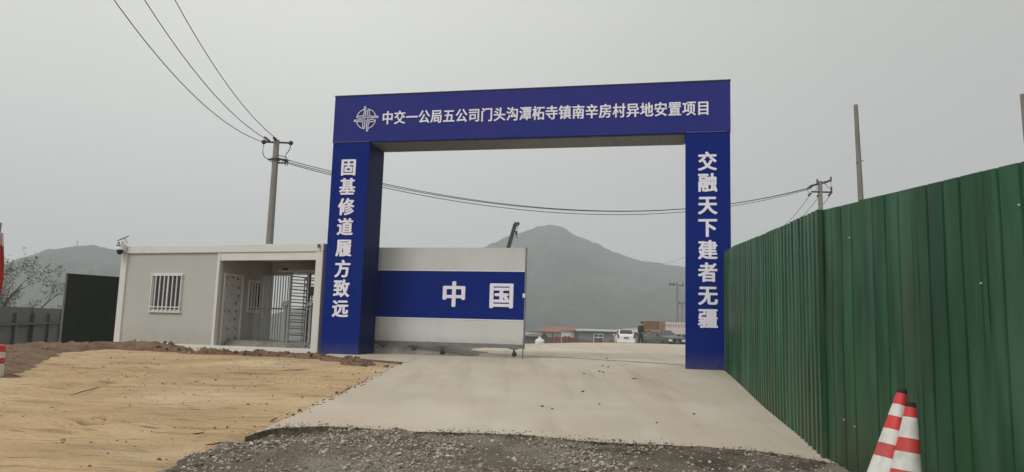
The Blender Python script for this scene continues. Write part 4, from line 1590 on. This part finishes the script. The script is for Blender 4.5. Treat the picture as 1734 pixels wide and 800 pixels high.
# three slack stay wires falling from the right pole behind the hoarding
for k, (a, b, lab) in enumerate((((1373, 329), (1318, 388), 'left one of three thin wires falling from the right pole behind the hoarding'),
                                 ((1388, 331), (1340, 380), 'middle one of three thin wires falling from the right pole behind the hoarding'),
                                 ((1406, 331), (1366, 366), 'right one of three thin wires falling from the right pole behind the hoarding'))):
    p0 = at(*a, 37.9)
    p1 = at(*b, 52)
    d = p1 - p0
    P = [p0 + d * t * 1.12 - Vector((0, 0, .22 * 4 * t * (1 - t))) for t in np.linspace(0, 1, 14)]
    o = MB().tube([q - p0 for q in P], .013, 6).build('power_line', M['wire'], None, loc=p0)
    tag(o, lab, 'power line', 'thin wires falling from the right pole')

# far poles in the gate opening
for (u, v, ub, Y_, r_, arm, lab) in ((1146.5, 479, 1146, 112, .15, (-.29, .26), 'taller far utility pole with a wide crossarm next to the right gate column'),
                                     (1154.5, 511, 1156, 135, .13, (-.24, .12), 'shorter far utility pole half hidden by the right gate column')):
    a = at(u, v, Y_)
    g_ = H(a.x, a.y) - .8
    t = thing('utility_pole', lab, 'utility pole', (a.x, a.y, g_))
    straight_pole(t, (0, 0, 0), (0, 0, a.z - g_), r_ * 1.3, r_, M['pole'])
    MB().tube([(arm[0] * 3.4, 0, a.z - g_ - .25), (arm[1] * 3.4, 0, a.z - g_ - .45)], .07, 6).build('crossarm', M['iron'], t)
    for q in (arm[0] * 3.4, arm[0] * 1.6, arm[1] * 3.2):
        i3 = MB()
        insulator(i3, (q, 0, a.z - g_ - .5), (0, 0, 1), .5, .11)
        i3.build('insulator', M['insulator'], t)
a, b = at(1095, 441, 260), at(1160, 435.5, 150)
d = b - a
P = [a + d * t - Vector((0, 0, 1.2 * 4 * t * (1 - t))) for t in np.linspace(-.1, 1.08, 20)]
tag(MB().tube([q - a for q in P], .03, 5).build('power_line', M['wire'], None, loc=a), 'faint far wire crossing the mountain edge left of the right gate column', 'power line')

# tower on the left mountain
tw = at(131, 414, 780)
tt = thing('radio_tower', 'tiny lattice mast on top of the left mountain', 'tower', (tw.x, tw.y, tw.z - 4))
tm = MB()
for sx_, sy_ in ((-1, -1), (1, -1), (1, 1), (-1, 1)):
    tm.tube([(sx_ * .8, sy_ * .8, 0), (sx_ * .2, sy_ * .2, 8)], .10, 5)
for zz in (2, 4, 6, 7.6):
    w = .8 - .6 * zz / 8
    tm.tube([(-w, -w, zz), (w, -w, zz), (w, w, zz), (-w, w, zz), (-w, -w, zz)], .07, 4)
tm.build('lattice', M['iron'], tt)

# ------------------------------------------------------------------ crane behind the gate leaf
YCr = 60
tip = at(872.5, 380, YCr)
piv = at(827, 535, YCr)
gz_ = H(piv.x, YCr)
cr = thing('mobile_crane', 'mobile crane whose dark boom pokes up behind the white and blue gate leaf', 'crane', (piv.x, YCr, gz_))
o_ = Vector((piv.x, YCr, gz_))
d = (tip - piv)
q = d.normalized().to_track_quat('Z', 'Y').to_matrix()
MB().box((piv - o_) + d * .30, (.36, .42, d.length * .62), q).build('boom_base', M['crane_paint'], cr, bevel=.03)
MB().box((piv - o_) + d * .80, (.25, .3, d.length * .40), q).build('boom', M['crane_paint'], cr, bevel=.03)
hd_ = MB().box((tip - o_) + Vector((.05, 0, .0)), (.34, .3, .26), q)
hd_.lathe([(.12, -.06), (.12, .06)], 14, (tip - o_) + Vector((.22, 0, .05)), Matrix.Rotation(math.pi / 2, 3, 'X'))
hd_.build('boom_head', M['crane_paint'], cr)
hk = at(872, 397, YCr) - o_
hb = MB().tube([(tip - o_) + Vector((.30, 0, 0)), hk + Vector((.1, 0, .3))], .018, 5)
hb.build('hoist_rope', M['wire'], cr)
MB().box(hk + Vector((.1, 0, .1)), (.18, .16, .30)).tube([hk + Vector((.1, 0, -.05)), hk + Vector((.1, 0, -.2)), hk + Vector((.17, 0, -.28)), hk + Vector((.22, 0, -.2))], .03, 6).build('hook_block', M['crane_paint'], cr, bevel=.02)
MB().box((-2.4, 0, .85), (7.6, 2.2, .5)).build('chassis', M['crane_paint'], cr, bevel=.05)
MB().box((-.2, 0, 1.35), (1.6, 1.8, .5)).build('turntable', M['crane_yellow'], cr, bevel=.05)
MB().box((-5.3, 0, 1.45), (1.4, 2.1, .75)).build('cab', M['crane_yellow'], cr, bevel=.12)
for x_ in (-5.2, -1.9, -.5):
    for y_ in (-.95, .95):
        MB().lathe([(.2, -.14), (.44, -.14), (.48, -.1), (.48, .1), (.44, .14), (.2, .14)], 20, (x_, y_, .48), Matrix.Rotation(math.pi / 2, 3, 'X')).build('wheel', M['black_rubber'], cr)


# ------------------------------------------------------------------ cars
def car(name, label, loc, rz, paint, L, Wd, Ht, st, hatch, view):
    """local +y is the front; st = stations (y, half width, z bottom, z belt, z top, top half width)"""
    t = thing(name, label, 'car', loc, rz)
    secs = []
    for (y, hw, zb, zs, zt, th) in st:
        secs.append([(-hw * .9, y, zb), (-hw, y, zb + .16), (-hw * 1.01, y, (zb + zs) / 2 + .05), (-hw * .97, y, zs), (-th, y, zt - .03), (-th * .8, y, zt), (0, y, zt + .012), (th * .8, y, zt), (th, y, zt - .03),
                     (hw * .97, y, zs), (hw * 1.01, y, (zb + zs) / 2 + .05), (hw, y, zb + .16), (hw * .9, y, zb)])
    MB().loft(secs).build('body', M[paint], t, smooth=True, angle=.55)

    def pane(nm, i, j_, lo, hi, m, eps=.012, inset=.08):
        """glass across the car between stations i and j_"""
        (ya, _, _, _, za, ta), (yb, _, _, _, zb_, tb) = st[i], st[j_]
        vs = []
        for f in (lo, hi):
            y, z, w = ya + (yb - ya) * f, za + (zb_ - za) * f, ta + (tb - ta) * f
            nrm = Vector((0, za - zb_, yb - ya)).normalized()
            if nrm.z < 0:
                nrm = -nrm
            for s in (-1, 1):
                vs.append((s * (w - inset), y + nrm.y * eps * 2.2, z + nrm.z * eps * 2.2 + .012))
        MB().add([vs[0], vs[1], vs[3], vs[2]], [(0, 1, 2, 3)]).build(nm, m, t, fix=False)
    if hatch:
        pane('windscreen', 3, 2, .08, .92, M['glass_dark'])
        pane('rear_window', 4, 5, .10, .86, M['glass_dark'])
    else:
        pane('windscreen', 3, 2, .06, .94, M['glass_dark'])
        pane('rear_window', 4, 5, .06, .94, M['glass_dark'])
    for s in (-1, 1):
        (ya, hwa, _, zsa, zta, ta), (yb, hwb, _, zsb, ztb, tb) = st[2], st[5]
        yf, yr = st[3][0], st[4][0]
        ym = (yf + yr) / 2 - .1
        for (a, b, at_, bt_) in ((ya - .25, ym + .05, yf - .05, ym + .05), (ym - .05, yb + .35, ym - .05, yr + .05)):
            zt_ = st[3][4] - .09
            zs_ = st[3][3] + .03
            hw_, th_ = st[3][1] * .97, st[3][5]
            f = (zt_ - zs_) / (st[3][4] - .03 - st[3][3])
            lx = hw_ + (th_ - hw_) * .05 + .012
            hx = hw_ + (th_ - hw_) * f + .012
            MB().add([(s * lx, a, zs_), (s * lx, b, zs_), (s * hx, bt_, zt_), (s * hx, at_, zt_)], [(0, 1, 2, 3)]).build('side_window', M['glass_dark'], t, fix=False)
        m_ = MB().box((s * (st[2][1] + .10), st[2][0] - .35, st[2][3] + .10), (.16, .10, .12))
        m_.build('wing_mirror', M[paint], t, bevel=.02)
        for y_ in (L * .5 - .85, -L * .5 + .8):
            w = MB().lathe([(.2, -.10), (.29, -.10), (.315, -.07), (.315, .07), (.29, .10), (.2, .10)], 22, (s * (Wd / 2 - .10), y_, .315), Matrix.Rotation(math.pi / 2, 3, 'Y')).build('wheel', M['black_rubber'], t)
            MB().lathe([(.03, -.08), (.19, -.06), (.2, .0), (.19, .06), (.03, .08)], 16, (s * (Wd / 2 - .085), y_, .315), Matrix.Rotation(math.pi / 2, 3, 'Y')).build('rim', M['grey_metal'], w)
    yF, yR = st[0][0], st[-1][0]
    zf = st[0][3]
    for s in (-1, 1):
        MB().box((s * Wd * .345, yF + .012, zf - .12), (.34, .05, .15)).build('headlight', M['lamp_glass'], t, bevel=.015)
        if hatch:
            MB().box((s * Wd * .43, yR - .012, .86), (.16, .06, .36)).build('tail_light', M['tail_red'], t, bevel=.015)
        else:
            MB().box((s * Wd * .36, yR - .012, .78), (.36, .05, .16)).build('tail_light', M['tail_red'], t, bevel=.015)
    MB().box((0, yF + .012, zf - .13), (.62, .04, .14)).build('grille', M['black'], t)
    MB().lathe([(.055, 0), (.06, .01), (.03, .02)], 12, (0, yF + .035, zf - .12), Matrix.Rotation(-math.pi / 2, 3, 'X')).build('badge', M['steel'], t)
    MB().box((0, yF + .03, .42), (.46, .03, .14)).build('number_plate', M['plate'], t)
    MB().box((0, yR - .03, .72 if hatch else .62), (.46, .03, .14)).build('number_plate', M['plate'], t)
    MB().box((0, yF + .02, .33), (Wd * .8, .05, .10)).build('bumper_grille', M['black'], t, bevel=.01)
    MB().box((0, yR - .02, .36), (Wd * .86, .07, .14)).build('bumper', M['black'] if paint == 'car_dark' else M[paint], t, bevel=.02)


stA = [(1.95, .72, .30, .72, .76, .60), (1.80, .84, .22, .80, .88, .74), (.95, .87, .20, .92, 1.0, .76), (.25, .87, .20, .94, 1.50, .62), (-1.45, .87, .20, .96, 1.48, .60), (-1.88, .86, .22, .95, 1.02, .72), (-1.95, .84, .28, .90, .93, .70)]
a = at(1062.5, 580, 74)
car('white_car', 'small white hatchback parked beyond the crest, seen from behind', (a.x, 76, H(a.x, 76) + .06), math.radians(-3), 'car_white', 3.9, 1.74, 1.5, stA, True, 'rear')
stB = [(2.25, .74, .30, .70, .74, .62), (2.05, .87, .20, .80, .86, .76), (1.0, .89, .18, .93, .98, .78), (.25, .89, .18, .95, 1.42, .60), (-.95, .89, .18, .96, 1.42, .58), (-1.65, .88, .18, .95, 1.04, .72), (-2.10, .86, .22, .94, .98, .74), (-2.25, .80, .30, .84, .88, .68)]
a = at(1128, 580, 66)
car('dark_car', 'dark dusty saloon car facing the gate with its front towards the viewer', (a.x, 67.3, H(a.x, 67.3) - .02), math.radians(-161), 'car_dark', 4.5, 1.78, 1.45, stB, False, 'front')


# ------------------------------------------------------------------ person
def skin_mesh(name, joints, edges, radii, mat_, parent, level=2):
    me = bpy.data.meshes.new(name)
    me.from_pydata(joints, edges, [])
    o = bpy.data.objects.new(name, me)
    COL.objects.link(o)
    md = o.modifiers.new('skin', 'SKIN')
    for i, r in enumerate(radii):
        sv = me.skin_vertices[0].data[i]
        sv.radius = r if isinstance(r, tuple) else (r, r)
        sv.use_root = (i == 0)
    sb = o.modifiers.new('sub', 'SUBSURF')
    sb.levels = sb.render_levels = level
    dg = bpy.context.evaluated_depsgraph_get()
    m2 = bpy.data.meshes.new_from_object(o.evaluated_get(dg))
    bpy.data.objects.remove(o)
    m2.materials.clear()
    m2.materials.append(mat_)
    m2.shade_smooth()
    o2 = bpy.data.objects.new(name, m2)
    COL.objects.link(o2)
    o2.parent = parent
    return o2


pp_ = at(1084.5, 583, 57)
pe = thing('person', 'person in dark jacket and trousers standing with lowered head between the two cars', 'person', (pp_.x, 57, H(pp_.x, 57) + .03), math.radians(-60))
# local +y is the way the person faces
JJ = {'pel': (0, 0, .93), 'sp': (0, .0, 1.10), 'ch': (0, .03, 1.30), 'nk': (0, .07, 1.47), 'hb': (0, .11, 1.54), 'hd': (0, .14, 1.62), 'ht': (0, .13, 1.70)}
names = list(JJ)
joints = [JJ[k] for k in names]
edges = [(0, 1), (1, 2), (2, 3), (3, 4), (4, 5), (5, 6)]
rad = [(.155, .11), (.14, .10), (.165, .105), .058, (.062, .07), (.076, .095), (.055, .07)]


def addj(p, par, r):
    joints.append(p)
    rad.append(r)
    edges.append((par, len(joints) - 1))
    return len(joints) - 1


for s in (-1, 1):
    sh = addj((s * .19, .03, 1.38), 2, .065)
    el = addj((s * .25, .02, 1.10), sh, .045)
    wr = addj((s * .21, .20, .92), el, .032)
    pm = addj((s * .19, .26, .88), wr, (.03, .04))
    for k in range(4):
        f1_ = addj((s * (.19 - .012 + .0), .31, .885 - .018 * k), pm, .011)
        addj((s * .165, .335, .865 - .018 * k), f1_, .009)
    th_ = addj((s * .15, .28, .90), pm, .012)
    addj((s * .14, .31, .895), th_, .010)
    hp = addj((s * .095, 0, .88), 0, .095)
    kn = addj((s * .12, .03 + .03 * s, .49), hp, .062)
    an = addj((s * .13, -.02 + .06 * s, .10), kn, .042)
    to = addj((s * .14, .12 + .06 * s, .045), an, (.045, .035))
body = skin_mesh('body', joints, edges, rad, M['skin'], pe)
fc = MB()
fc.add([(0, .245, 1.62), (-.014, .225, 1.60), (.014, .225, 1.60), (0, .222, 1.645)], [(0, 1, 2), (0, 3, 1), (0, 2, 3), (1, 3, 2)])
for s in (-1, 1):
    fc.lathe([(.002, 0), (.009, .003), (.002, .006)], 8, (s * .03, .216, 1.632), Matrix.Rotation(-math.pi / 2, 3, 'X'))
    fc.box((s * .082, .12, 1.62), (.014, .04, .055))
fc.box((0, .212, 1.577), (.045, .006, .008))
fc.build('face', M['skin'], body)
MB().lathe([(.088, -.03), (.098, .02), (.09, .06), (.06, .09), (.01, .102)], 18, (0, .115, 1.65), Matrix.Rotation(.25, 3, 'X')).build('hair', M['hair'], pe, smooth=True)
# jacket: torso and sleeves
jj = [(0, 0, .86), (0, .0, 1.08), (0, .03, 1.28), (0, .055, 1.43)]
je = [(0, 1), (1, 2), (2, 3)]
jr = [(.235, .17), (.235, .17), (.24, .17), (.11, .095)]
for s in (-1, 1):
    b0 = len(jj)
    jj += [(s * .205, .03, 1.36), (s * .265, .02, 1.10), (s * .222, .18, .94)]
    je += [(2, b0), (b0, b0 + 1), (b0 + 1, b0 + 2)]
    jr += [.09, .07, .055]
skin_mesh('jacket', jj, je, jr, M['jacket'], pe)
tj = [(0, 0, .94), (0, 0, .86)]
te = [(0, 1)]
tr_ = [(.18, .13), (.175, .13)]
for s in (-1, 1):
    b0 = len(tj)
    tj += [(s * .10, 0, .78), (s * .12, .03 + .03 * s, .49), (s * .13, -.02 + .06 * s, .13)]
    te += [(1, b0), (b0, b0 + 1), (b0 + 1, b0 + 2)]
    tr_ += [.115, .085, .068]
skin_mesh('trousers', tj, te, tr_, M['trouser'], pe)
for s in (-1, 1):
    MB().box((s * .14, .06 + .06 * s, .045), (.10, .27, .09)).build('shoe', M['black'], pe, bevel=.03)


# ------------------------------------------------------------------ buildings beyond the crest
def px_box(u0_, u1_, Y_):
    return at(u0_, 575, Y_).x, at(u1_, 575, Y_).x


def zpx(u, v, Y_):
    return at(u, v, Y_).z


# long low blue grey building with white eaves
Yb = 140
x0, x1 = px_box(985, 1185, Yb)
zt = zpx(1030, 562, Yb)
z0 = -.6
lb = thing('long_building', 'long low blue grey building with white flat eaves behind the cars', 'building', (x0, Yb, z0))
L = x1 - x0
Hb = zt - z0
MB().span(0, L, 0, 6, 0, Hb).build('wall', M['wall_bluegrey'], lb)
MB().span(-.5, L + .3, -.5, 6.4, Hb + .002, Hb + .36).build('roof', M['wall_white'], lb, bevel=.03)
for k, (ua, ub) in enumerate(((1005.5, 1021), (1044, 1048), (1090, 1100))):
    xa, xb = at(ua, 575, Yb).x - x0, at(ub, 575, Yb).x - x0
    za, zc = zpx(1010, 582, Yb) - z0, zpx(1010, 566, Yb) - z0
    f = MB()
    nb_ = max(1, int((xb - xa) / .8))
    for q in range(nb_ + 1):
        xx = xa + (xb - xa) * q / nb_
        f.box((xx, -.06, (za + zc) / 2), (.12, .08, zc - za))
    for zz in (za, (za + zc) / 2 + .25, zc):
        f.box(((xa + xb) / 2, -.062, zz), (xb - xa + .12, .08, .12))
    w = f.build('window', M['wall_white'], lb)
    MB().span(xa, xb, -.02, -.01, za, zc).build('pane', M['glass_dark'], w)

# red roofed house with porch
Yh = 180
x0, x1 = px_box(905, 1000, Yh)
ze, zr_ = zpx(950, 562.5, Yh), zpx(950, 552.5, Yh)
rh = thing('red_roofed_house', 'pale house with a broad red tiled hip roof beyond the crest', 'house', (x0, Yh, -1.2))
L = x1 - x0
he, hr = ze + 1.2, zr_ + 1.2
MB().span(1.0, L, 0, 8, 0, he).build('wall', M['wall_pale'], rh)
rf = MB()
rf.add([(-.9, -.8, he + .003), (L + .8, -.8, he + .003), (L + .8, 8.8, he + .003), (-.9, 8.8, he + .003), (3.8, 4, hr), (L - 4.0, 4, hr)], [(0, 1, 5, 4), (1, 2, 5), (2, 3, 4, 5), (3, 0, 4), (3, 2, 1, 0)])
rf.build('roof', M['roof_red'], rh)
for (ua, ub, va, vb, m_, nm) in ((934.5, 936.5, 565, 571, 'glass_dark', 'window'), (950, 952, 565, 571, 'glass_dark', 'window')):
    xa, xb = at(ua, 575, Yh).x - x0, at(ub, 575, Yh).x - x0
    MB().span(xa, xb, -.08, -.01, zpx(940, vb, Yh) + 1.2, zpx(940, va, Yh) + 1.2).build(nm, M[m_], rh)
# porch block in front of it
Yp = 165
x0, x1 = px_box(953.5, 997, Yp)
pb = thing('porch_house', 'small white and dark house front with flat lintels before the red roof', 'house', (x0, Yp, -1.2))
zt = zpx(975, 560.5, Yp) + 1.2
L = x1 - x0
sec = [(0, .30, 'wall_white'), (.30, .42, 'wall_pale'), (.42, .70, 'wall_dark'), (.70, 1, 'wall_white')]
for a_, b_2, m_ in sec:
    MB().span(L * a_ + .01, L * b_2 - .01, 0, 6, 0, zt).build('wall', M[m_], pb)
MB().add([(-.3, -.5, zt + .004), (L * .72, -.5, zt + .004), (L * .72, 6, zt + .004), (-.3, 6, zt + .004), (1.5, 3, zt + .8), (L * .55, 3, zt + .8)], [(0, 1, 5, 4), (1, 2, 5), (2, 3, 4, 5), (3, 0, 4), (3, 2, 1, 0)]).build('roof', M['roof_red'], pb)
MB().span(L * .70, L + .2, -.3, 6, zt + .002, zt + .3).build('roof', M['wall_white'], pb)
for (a_, b_2) in ((.05, .13), (.18, .26), (.76, .84), (.9, .96)):
    f = MB().span(L * a_, L * b_2, -.07, -.01, zt * .50, zt * .80)
    f.build('window', M['glass_dark'], pb)
# tan roof far right
Yt = 200
x0, x1 = px_box(1033, 1140, Yt)
th_ = thing('tan_roofed_house', 'house whose low tan roof shows above the long blue grey building', 'house', (x0, Yt, -1.2))
L = x1 - x0
he = zpx(1060, 561, Yt) + 1.2
hr = zpx(1060, 554.5, Yt) + 1.2
MB().span(0, L, 0, 9, 0, he).build('wall', M['wall_pale'], th_)
MB().add([(-.6, -.8, he + .003), (L + .6, -.8, he + .003), (L + .6, 9.8, he + .003), (-.6, 9.8, he + .003), (6, 4.5, hr), (L - 2, 4.5, hr)], [(0, 1, 5, 4), (1, 2, 5), (2, 3, 4, 5), (3, 0, 4), (3, 2, 1, 0)]).build('roof', M['roof_tan'], th_)
# grey gabled shed near the gate leaf
Ys = 112
x0, x1 = px_box(872, 936, Ys)
sh = thing('grey_shed', 'low grey gabled shed just right of the gate leaf', 'shed', (x0, Ys, -.9))
L = x1 - x0
he = zpx(910, 570, Ys) + .9
hr = zpx(910, 563, Ys) + .9
xg0 = at(916, 575, Ys).x - x0
xg1 = at(934, 575, Ys).x - x0
xm = at(921, 575, Ys).x - x0
MB().span(0, xg0, 0, 3.5, 0, he).add([(xg0 + .002, 0, 0), (xg1, 0, 0), (xg1, 0, he * .72), (xm, 0, hr - .06), (xg0 + .002, 0, he)], [(0, 1, 2, 3, 4)]).span(xg0 + .01, xg1, .004, 3.5, 0, he * .7).build('wall', M['wall_dark'], sh)
rr_ = MB()
rr_.add([(-.2, -.25, he - .02), (xg0 - .1, -.25, he - .02), (xm, -.25, hr), (.1, 2.0, hr)], [(0, 1, 2, 3)])
rr_.add([(xm, -.3, hr + .01), (xg1 + .35, -.3, he * .66), (xg1 + .35, 3.6, he * .66), (xm, 3.6, hr + .01)], [(0, 1, 2, 3)])
rr_.add([(xm, -.3, hr + .01), (xm, 3.6, hr + .01), (.1, 2.0, hr), (xm - .3, -.3, hr)], [(0, 1, 2, 3)])
rr_.build('roof', M['roof_grey'], sh)
# white water tank
Yw = 98
a = at(914, 575, Yw)
gw = H(a.x, Yw) - .2
wk = thing('water_tank', 'round white water tank with a knob lid in front of the grey shed', 'tank', (a.x, Yw, gw))
rw = (at(922, 575, Yw).x - at(906, 575, Yw).x) / 2
zz = zpx(914, 573.5, Yw) - gw
MB().lathe([(rw * .95, 0), (rw, zz * .55), (rw * .92, zz * .8), (rw * .6, zz * .95), (.1, zz)], 28).build('tank_body', M['tank'], wk, smooth=True, angle=.8)
MB().lathe([(.2, zz * .97), (.22, zz + .12), (.08, zz + .22)], 16).build('lid', M['tank'], wk, smooth=True)

# stacks of bricks on pallets
YB = 92
defs = [(928.5, 940, 570.5, 'brick', 'leftmost'), (940, 950, 570, 'brick', ''), (951, 963, 570.5, 'brick', ''), (964, 976.5, 571.5, 'brick', ''), (977.5, 990, 574.5, 'timber', ''), (991, 1004, 576.5, 'timber', ''), (1008, 1018.5, 573.5, 'brick', ''), (1019, 1029, 577, 'timber_light', ''), (1031, 1041, 575.5, 'timber', '')]
labs = ['dark red brick stack touching the grey shed, first of the row', 'dark red brick stack second from the grey shed', 'red brick stack in the middle of the row before the red roof', 'red brick stack under the dark porch wall', 'lower brown stack right of the red brick stacks', 'low brown stack under the white building corner',
        'small reddish stack before the three part window', 'flat light brown stack right of the three part window', 'brown stack just left of the white hatchback']
for (ua, ub, v_, m_, _), lab in zip(defs, labs):
    xa, xb = px_box(ua, ub, YB)
    xm_ = (xa + xb) / 2
    g_ = H(xm_, YB) - .25
    z_ = zpx(ua, v_, YB) - g_
    t = thing('brick_stack', lab, 'brick stack', (xm_, YB, g_), 0, 'stacks of bricks beyond the crest')
    w = xb - xa - .06
    b = MB()
    nl = 5
    for q in range(nl):
        b.box((.02 * ((-1) ** q), 0, .15 + (z_ - .15) * (q + .5) / nl), (w - .03 * (q % 2), 1.1, (z_ - .15) / nl - .012))
    b.build('bricks', M[m_], t)
    p = MB()
    for q in (-.4, 0, .4):
        p.box((q * w, 0, .05), (.1, 1.1, .1))
    p.box((0, 0, .12), (w, 1.1, .03))
    p.build('pallet', M['timber_light'], t)

# timber stacks beside the cars
YT = 84
for (ua, ub, v0_, v1_, m_, lab) in ((1090.5, 1124, 544.5, 558.5, 'timber', 'upper long bundle of brown boards on the tall timber stack beside the person'),
                                    (1092, 1116, 560, 590, 'timber', 'lower crate like bundle of brown boards under the long one')):
    xa, xb = px_box(ua, ub, YT)
    zt, zb = zpx(1105, v0_, YT), zpx(1105, v1_, YT)
    t = thing('timber_stack', lab, 'timber stack', ((xa + xb) / 2, YT, zb), 0, 'timber stacks by the cars')
    w, h = xb - xa, zt - zb
    b = MB()
    nl = max(3, int(h / .14))
    for q in range(nl):
        b.box((rng.normal(0, .015) - w * .17, 0, h * (q + .5) / nl), (w * .63, 2.0 + rng.normal(0, .04), h / nl - .02))
    b.build('boards', M[m_], t)
    b = MB()
    for q in range(nl):
        b.box((rng.normal(0, .015) + w * .32, .03, h * (q + .5) / nl), (w * .33, 2.0, h / nl - .014))
    b.build('boards', M['timber_light'], t)
    MB().span(-w * .5, w * .5, -1.02, 1.02, -.13, -.01).build('bearer', M['timber_light'], t)
# white notice board
YN = 88
xa, xb = px_box(1124.5, 1168, YN)
zt, zb = zpx(1140, 546, YN), zpx(1140, 566, YN)
nb_ = thing('notice_board', 'white notice board with red lettering above the dark saloon car', 'notice board', ((xa + xb) / 2, YN, H(xb, YN)))
g_ = H(xb, YN)
w = xb - xa
MB().span(-w / 2, w / 2, 0, .08, zb - g_, zt - g_).build('board', M['board_white'], nb_)
mk = MB()
for k in range(9):
    xx = -w / 2 + .16 + (w - .24) * k / 9
    mk.box((xx, -.006, zt - g_ - .36), (.06, .008, .34))
    mk.box((xx + .06, -.0062, zt - g_ - .26 - .1 * (k % 2)), (.16, .008, .07))
    mk.box((xx + .05, -.0064, zt - g_ - .46 - .05 * (k % 3)), (.13, .008, .06))
mk.build('lettering', M['board_red'], nb_)
for s in (-.46, .46):
    MB().span(s * w - .05, s * w + .05, .09, .19, -.3, zt - g_ - .02).build('leg', M['grey_metal'], nb_)

# ------------------------------------------------------------------ litter, stones and twigs
for k, (u, v, s, lab) in enumerate(((1027.5, 607.5, .06, 'dark pebble closest to the dark band'), (1020, 620.5, .05, 'upper left pebble of the little cluster on the ramp'), (1030, 622.5, .05, 'upper right pebble of the little cluster on the ramp'),
                                    (1015, 629.5, .05, 'lower left pebble of the little cluster on the ramp'), (1021.5, 631, .05, 'lower right pebble of the little cluster on the ramp'), (989, 633.5, .045, 'lone dark pebble left of the little cluster'),
                                    (987, 664, .05, 'dark pebble in the middle of the ramp below the cluster'), (918, 689, .045, 'left pebble by the faint stain low on the ramp'), (935, 693, .035, 'right pebble by the faint stain low on the ramp'), (1175, 702, .04, 'dark pebble low on the right side of the ramp'),
                                    (1112, 717, .03, 'small pebble low on the ramp right of its middle'), (1015, 685, .035, 'small pebble low in the middle of the ramp'))):
    p = at_ground(u, v)
    s *= .55
    me_ = MB()
    v0, ff = ICO
    me_.add([(q[0] * s * rng.uniform(.8, 1.3), q[1] * s * rng.uniform(.7, 1.1), q[2] * s * .5 * rng.uniform(.8, 1.2)) for q in v0], [tuple(x) for x in ff])
    tag(me_.build('pebble', M['dark_stone'], None, loc=(p.x, p.y, p.z + s * .3)), lab, 'pebble', 'pebbles on the concrete ramp')
for (u0_, v0_, u1_, v1_, lab) in ((1069, 645, 1079, 645, 'short dark stick lying on the right of the concrete ramp'), (480, 628.5, 528, 626.5, 'long thin twig on the tan soil near the slab'), (458, 715, 470, 709, 'dark broken twig at the left edge of the concrete'),
                                  (118, 671, 172, 656, 'thin dark root sticking along a rut in the tan soil'), (327, 737, 347, 735, 'short twig on the tan soil near the gravel'), (28, 733, 42, 728, 'short dark twig low at the left of the tan soil'), (348, 756, 380, 752, 'dark root at the soil edge above the gravel')):
    a, b = at_ground(u0_, v0_, -.03), at_ground(u1_, v1_, -.03)
    m_ = a.lerp(b, .5)
    P = []
    for i in range(6):
        q = a.lerp(b, i / 5)
        P.append((q.x - m_.x, q.y - m_.y + .04 * math.sin(i * 2.2), H(q.x, q.y) - m_.z - (.0 if 'concrete ramp' in lab else .03) + .012))
    tag(MB().tube(P, [.004, .007, .008, .007, .006, .003], 6).build('twig', M['twig'], None, loc=m_), lab, 'twig')
p = at_ground(1352, 774, -.08)
tag(MB().add([(-.09, -.03, .0), (.1, -.02, .02), (.08, .05, .0), (-.07, .05, .025), (-.09, -.03, .006), (.1, -.02, .026), (.08, .05, .006), (-.07, .05, .031)], [(3, 2, 1, 0), (4, 5, 6, 7), (0, 1, 5, 4), (1, 2, 6, 5), (2, 3, 7, 6), (3, 0, 4, 7)]).build('paper_scrap', M['paper'], None, loc=(p.x, p.y, p.z + .03)), 'white paper scrap on the gravel next to the concrete lip', 'litter')
p = at_ground(475, 742, -.08)
tag(MB().add([(-.12, -.02, .0), (.12, .0, .01), (.1, .04, .0), (-.1, .03, .015), (-.12, -.02, .006), (.12, .0, .016), (.1, .04, .006), (-.1, .03, .021)], [(3, 2, 1, 0), (4, 5, 6, 7), (0, 1, 5, 4), (1, 2, 6, 5), (2, 3, 7, 6), (3, 0, 4, 7)]).build('paper_scrap', M['paper'], None, loc=(p.x + .9, p.y - .1, p.z + .03)), 'pale bent scrap on the dark gravel at the left', 'litter')

# ------------------------------------------------------------------ haze
hm = bpy.data.materials.new('haze_air')
hm.use_nodes = True
nt = hm.node_tree
nt.nodes.clear()
ou = nt.nodes.new('ShaderNodeOutputMaterial')
pv = nt.nodes.new('ShaderNodeVolumePrincipled')
pv.inputs['Color'].default_value = (.87, .925, .965, 1)
pv.inputs['Density'].default_value = .00080
pv.inputs['Anisotropy'].default_value = .0
nt.links.new(pv.outputs[0], ou.inputs['Volume'])
hz = MB().span(-1750, 1750, -130, 1750, -6.0, 215).build('haze', hm)
tag(hz, 'pale grey haze in the air over the whole valley', None, kind='stuff')
